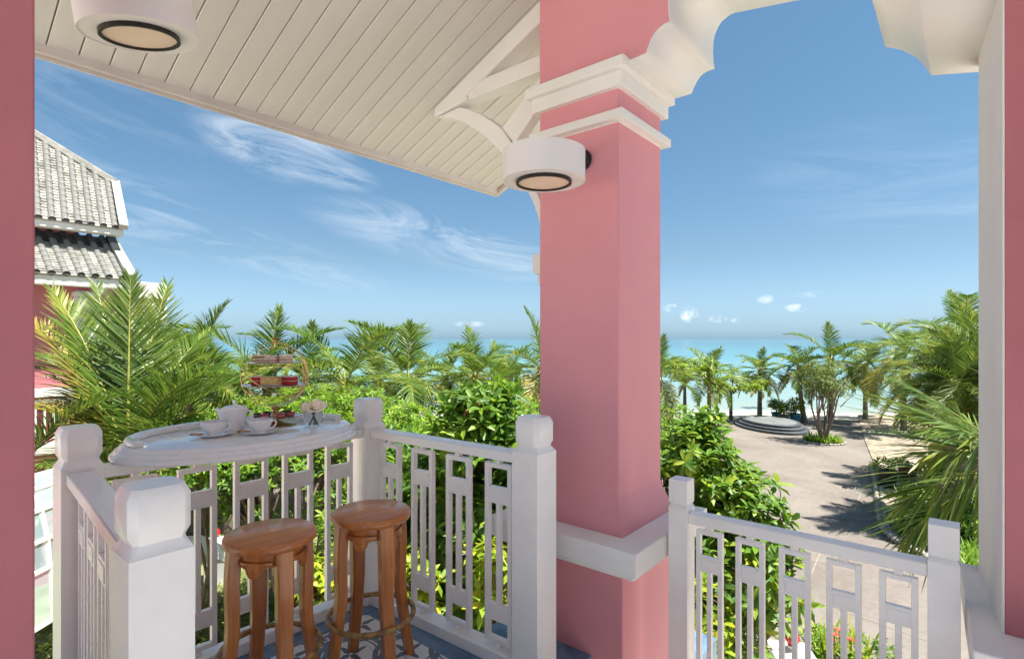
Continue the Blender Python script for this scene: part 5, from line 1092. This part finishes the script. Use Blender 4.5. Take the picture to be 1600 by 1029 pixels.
def roof_face(nm, X0, Yr, z0, t_, shear, topY, pitch, Ya, seg=.24, darkrows=0, stop=None):
    """tiled slope: eave along Y at X0, z0, rising towards -X with slope t_; topY(Y) gives run length"""
    f = empty(nm, (0, 0, 0)); f.parent = vil
    up = Vector((-1, shear, t_)); ul = up.length; up.normalize(); side = Vector((0, 1, 0)); nrm = side.cross(up).normalized(); nrm = nrm if nrm.z > 0 else -nrm
    Rm = Matrix((up, side, nrm)).transposed().to_4x4()
    def rollmesh(m):
        mb = MB(); n = 7; vs = []
        for s_, r_ in ((0, .078), (seg * 1.02, .068)):
            for k in range(n): a = math.pi * k / (n - 1); vs.append((s_, -r_ * math.cos(a), r_ * math.sin(a) * 1.0 + .015))
        mb.add(vs, [(k, k + 1, n + k + 1, n + k) for k in range(n - 1)] + [tuple(range(n))], True); return mb.mesh('roll_tile', m, 50)
    ra, rd = rollmesh(M['tile_roll']), rollmesh(M['tile_dark'])
    def dropmesh():
        mb = MB(); vs = [(0, 0, .03)] + [(-.012, .082 * math.cos(k * math.pi / 6), .03 + .082 * math.sin(k * math.pi / 6)) for k in range(12)]
        mb.add(vs, [(0, 1 + k, 1 + (k + 1) % 12) for k in range(12)]); return mb.mesh('end_tile', M['tile_dark'])
    de = dropmesh(); pan = MB(); pand = MB(); E0 = Vector((X0, 0, z0)); y = Yr - pitch * .55; i = 0
    while y > Ya:
        run = topY(y) * ul; k = 0
        while k * seg < run - .05:
            p_ = Vector((X0, y, z0)) + up * (k * seg) - VO; dk = (k * seg > run - darkrows * seg)
            o_ = link('roll_tile', rd if dk else ra, f); o_.matrix_local = Matrix.Translation(p_) @ Rm; k += 1
        o_ = link('end_tile', de, f); o_.matrix_local = Matrix.Translation(Vector((X0, y, z0)) - VO) @ Rm
        for sgn in (1,):
            yc = y + pitch / 2 if i == 0 and False else y - pitch / 2; k = 0; ps = .115; run2 = topY(yc) * ul
            while k * ps < run2:
                tgt = pand if k * ps > run2 - darkrows * seg else pan
                p0 = Vector((X0, yc, z0)) + up * (k * ps - .03) - VO; hw = pitch * .5
                vs = []
                for s_, dz in ((0, .028), (ps * 1.3, .004)):
                    for j in (-1, -.5, 0, .5, 1): vs.append(p0 + up * s_ + side * (j * hw) + nrm * (dz + .030 * j * j - .015))
                for j in (-1, -.5, 0, .5, 1): vs.append(p0 + side * (j * hw) + nrm * (.030 * j * j - .030))
                tgt.add(vs, [(j, j + 1, 6 + j, 5 + j) for j in range(4)] + [(10 + j, 11 + j, j + 1, j) for j in range(4)]); k += 1
        y -= pitch; i += 1
    for mb_, m_ in ((pan, M['tile_pan']), (pand, M['tile_dark'])):
        if mb_.v: o_ = mb_.build('pan_tiles', m_, f); o_['kind'] = 'stuff'
    # deck under the tiles
    Y2 = Yr; mb_ = MB(); ys_ = np.linspace(Ya - .2, Y2, 24); vs = []
    for yy in ys_: a = Vector((X0 + .02, yy, z0 - .04)) - VO; vs += [a, a + up * (topY(yy) * ul)]
    mb_.add(vs, [(2 * j, 2 * j + 2, 2 * j + 3, 2 * j + 1) for j in range(len(ys_) - 1)]); mb_.build('roof_deck', M['verge'], f)
    return f, up, ul, nrm
# upper roof
E1_ = PD(190, 357, 14.65); X1, Yv1, z1 = E1_.x, E1_.y, E1_.z; t1 = 1.15
V1 = rplane(178, 288, X1, z1, t1); H1 = rplane(40, 203, X1, z1, t1); sh1 = (V1.y - Yv1) / (X1 - V1.x)
def top1(y):
    # run (in -X metres) until the hip line V1 -> H1, along the sheared roll direction
    run = 0
    a = (H1.y - V1.y) / (V1.x - H1.x)           # hip: Y as function of run: Y = V1.y + a*(run - runV)
    rv = X1 - V1.x; run = (V1.y - a * rv - y) / (sh1 - a); return max(.1, run if y < Yv1 else rv)
f1, up1, ul1, n1_ = roof_face('upper_roof', X1, Yv1, z1, t1, sh1, top1, .262, Yv1 - 2.9)
def vb(name, a, b, w, h, m, par=f1, lift=.06):
    MB().bar(Vector(a) - VO + Vector((0, 0, lift)), Vector(b) - VO + Vector((0, 0, lift)), w, h).build(name, m, par, .01)
Ee = Vector((X1 + .08, Yv1 + .02, z1))
vb('verge_cap', Ee - up1 * .05, V1 + Vector((0, .03, 0)), .20, .16, M['verge'])
vb('hip_cap', V1 + Vector((0, .06, .0)), H1 + (H1 - V1) * .35, .20, .16, M['verge'])
MB().box(X1 - VO.x - .35, X1 - VO.x - .02, -4 + Yv1 - 2.5, Yv1 + .05 - 2.5, z1 - VO.z - .19, z1 - VO.z - .012).build('eave_board', M['villa_w'], f1, .01)
# lower roof
E2_ = PD(202, 436, 14.1); X2, Yv2, z2 = E2_.x, E2_.y, E2_.z; t2 = .72
V2 = rplane(170, 374, X2, z2, t2); sh2 = (V2.y - Yv2) / (X2 - V2.x); rv2 = X2 - V2.x
f2, up2, ul2, n2_ = roof_face('lower_roof', X2, Yv2, z2, t2, sh2, lambda y: rv2, .282, Yv2 - 2.9, darkrows=2.2)  # top rows of this slope get the darker tile colour
Ee2 = Vector((X2 + .06, Yv2 + .03, z2))
vb('verge_cap', Ee2 - up2 * .05, V2 + Vector((0, .03, 0)) - up2 * .45, .22, .18, M['verge'], f2)
vb('verge_cap', V2 + Vector((0, .03, 0)) - up2 * .44, V2 + Vector((0, .03, 0)), .22, .18, M['tile_dark'], f2)
MB().box(X2 - VO.x - .30, X2 - VO.x - .02, -4 + Yv2 - 2.5, Yv2 + .05 - 2.5, z2 - VO.z - .26, z2 - VO.z - .012).build('eave_board', M['villa_w'], f2, .01)
vy1 = Yv2 - .55
def vbox(name, m, x0, x1, y0, y1, z0, z1, bev=.0): return MB().box(x0 - VO.x, x1 - VO.x, y0 - VO.y, y1 - VO.y, z0 - VO.z, z1 - VO.z).build(name, m, vil, bev)
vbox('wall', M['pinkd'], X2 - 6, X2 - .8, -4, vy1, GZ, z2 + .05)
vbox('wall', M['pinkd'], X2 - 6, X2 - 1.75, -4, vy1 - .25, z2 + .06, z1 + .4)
vbox('corner_pilaster', M['villa_w'], X2 - .85, X2 - .62, vy1 - .42, vy1 + .03, GZ + 3, z2 - .32, .01)
for i, (dx, z) in enumerate(((-.50, z2 - .42), (-.56, z2 - .56), (-.60, z2 - .70))): vbox('pilaster_moulding', M['villa_w'], X2 - .86 , X2 + dx, vy1 - .48 + .03 * i, vy1 + .10 - .03 * i, z - .06, z + .06, .008)
vbox('balcony_band', M['villa_w'], X2 - .9, X2 - .55, -4, vy1 + .1, .18, .38, .01)
for i in range(16): vbox('balcony_bar', M['villa_w'], X2 - .66, X2 - .62, vy1 - .2 - .17 * i, vy1 - .16 - .17 * i, -.9, .05)
vbox('balcony_rail', M['villa_w'], X2 - .68, X2 - .60, -4, vy1, .051, .12)
vbox('balcony_slab', M['villa_w'], X2 - .8, X2 - .5, -4, vy1 + .05, -1.2, -.95)
# white parapet block with lantern
w0 = PD(225, 500, 17.5)
pbk = empty('parapet_block', (w0.x, w0.y, GZ), 'white rendered block with coping beyond the villa', 'building', rz=R(2))
hz_ = PD(225, 442, 17.5).z - GZ
MB().box(-1.6, .30, -.75, .55, 0, hz_ - .52).build('wall', M['villa_w'], pbk, .01); MB().box(-1.65, .36, -.80, .60, hz_ - .519, hz_ - .44).build('moulding', M['villa_w'], pbk, .01); MB().box(-1.6, .32, -.76, .56, hz_ - .4395, hz_).build('coping', M['villa_w'], pbk, .01)
lz = PD(253, 480, 17.5); ln_ = empty('wall_lantern', lz, 'small black lantern on the white block beyond the villa', 'lantern')
MB().lathe([(.05, -.14), (.10, .06), (.03, .13), (.0, .14)], n=6, cap=False, smooth=False).build('lantern_body', M['glaze2'], ln_); MB().lathe([(.11, .06), (.12, .075), (.03, .15), (.01, .22), (.0, .22)], n=6, cap=False, smooth=False).build('lantern_roof', M['black'], ln_)
MB().tube([(-.02, -.02, .20), (-.06, -.08, .25), (-.10, -.14, .12)], .012, 6).build('bracket', M['black'], ln_)
# glass canopy low at the left
gl, t_, p_ = base_mat('canopy_glass'); p_.inputs['Roughness'].default_value = .06; p_.inputs['Transmission Weight'].default_value = .6; setc(p_, (.55, .68, .72))
gcn = empty('glass_canopy', PD(30, 860, 6.8), 'curved glass canopy with white frame low at the left edge', 'canopy', rz=camdir)
prof_ = [(-.1 + .0, .86), (.22, .78), (.36, .55), (.44, .2), (.47, -.15), (.50, -.80)]
for i in range(len(prof_) - 1):
    (x0, z0), (x1, z1_) = prof_[i], prof_[i + 1]
    for j in range(3):
        MB().add([(x0, -.6 + .5 * j + .02, z0), (x1, -.6 + .5 * j + .02, z1_), (x1, -.6 + .5 * j + .48, z1_), (x0, -.6 + .5 * j + .48, z0)], [(0, 1, 2, 3)]).build('glass_pane', gl, gcn)
for j in range(4): MB().tube([(x, -.6 + .5 * j, z) for x, z in prof_], .025, 6).build('rib', M['villa_w'], gcn)
for (x, z) in prof_: MB().bar((x + .003, -.65, z), (x + .003, .95, z), .045, .04).build('purlin', M['villa_w'], gcn)
for k in range(5):
    z_ = .86 - .42 * k; MB().bar((-1.6, -.62, z_), (.30 + .05 * k, -.62, z_ - .03), .03, .05).build('crossbar', M['villa_w'], gcn)
MB().add([(-1.6, -.60, .85), (.2, -.60, .80), (.36, -.60, .55), (.47, -.60, -.15), (.50, -.60, -.80), (-1.6, -.60, -.8)], [(0, 1, 2, 3, 4, 5)]).build('end_pane', gl, gcn)
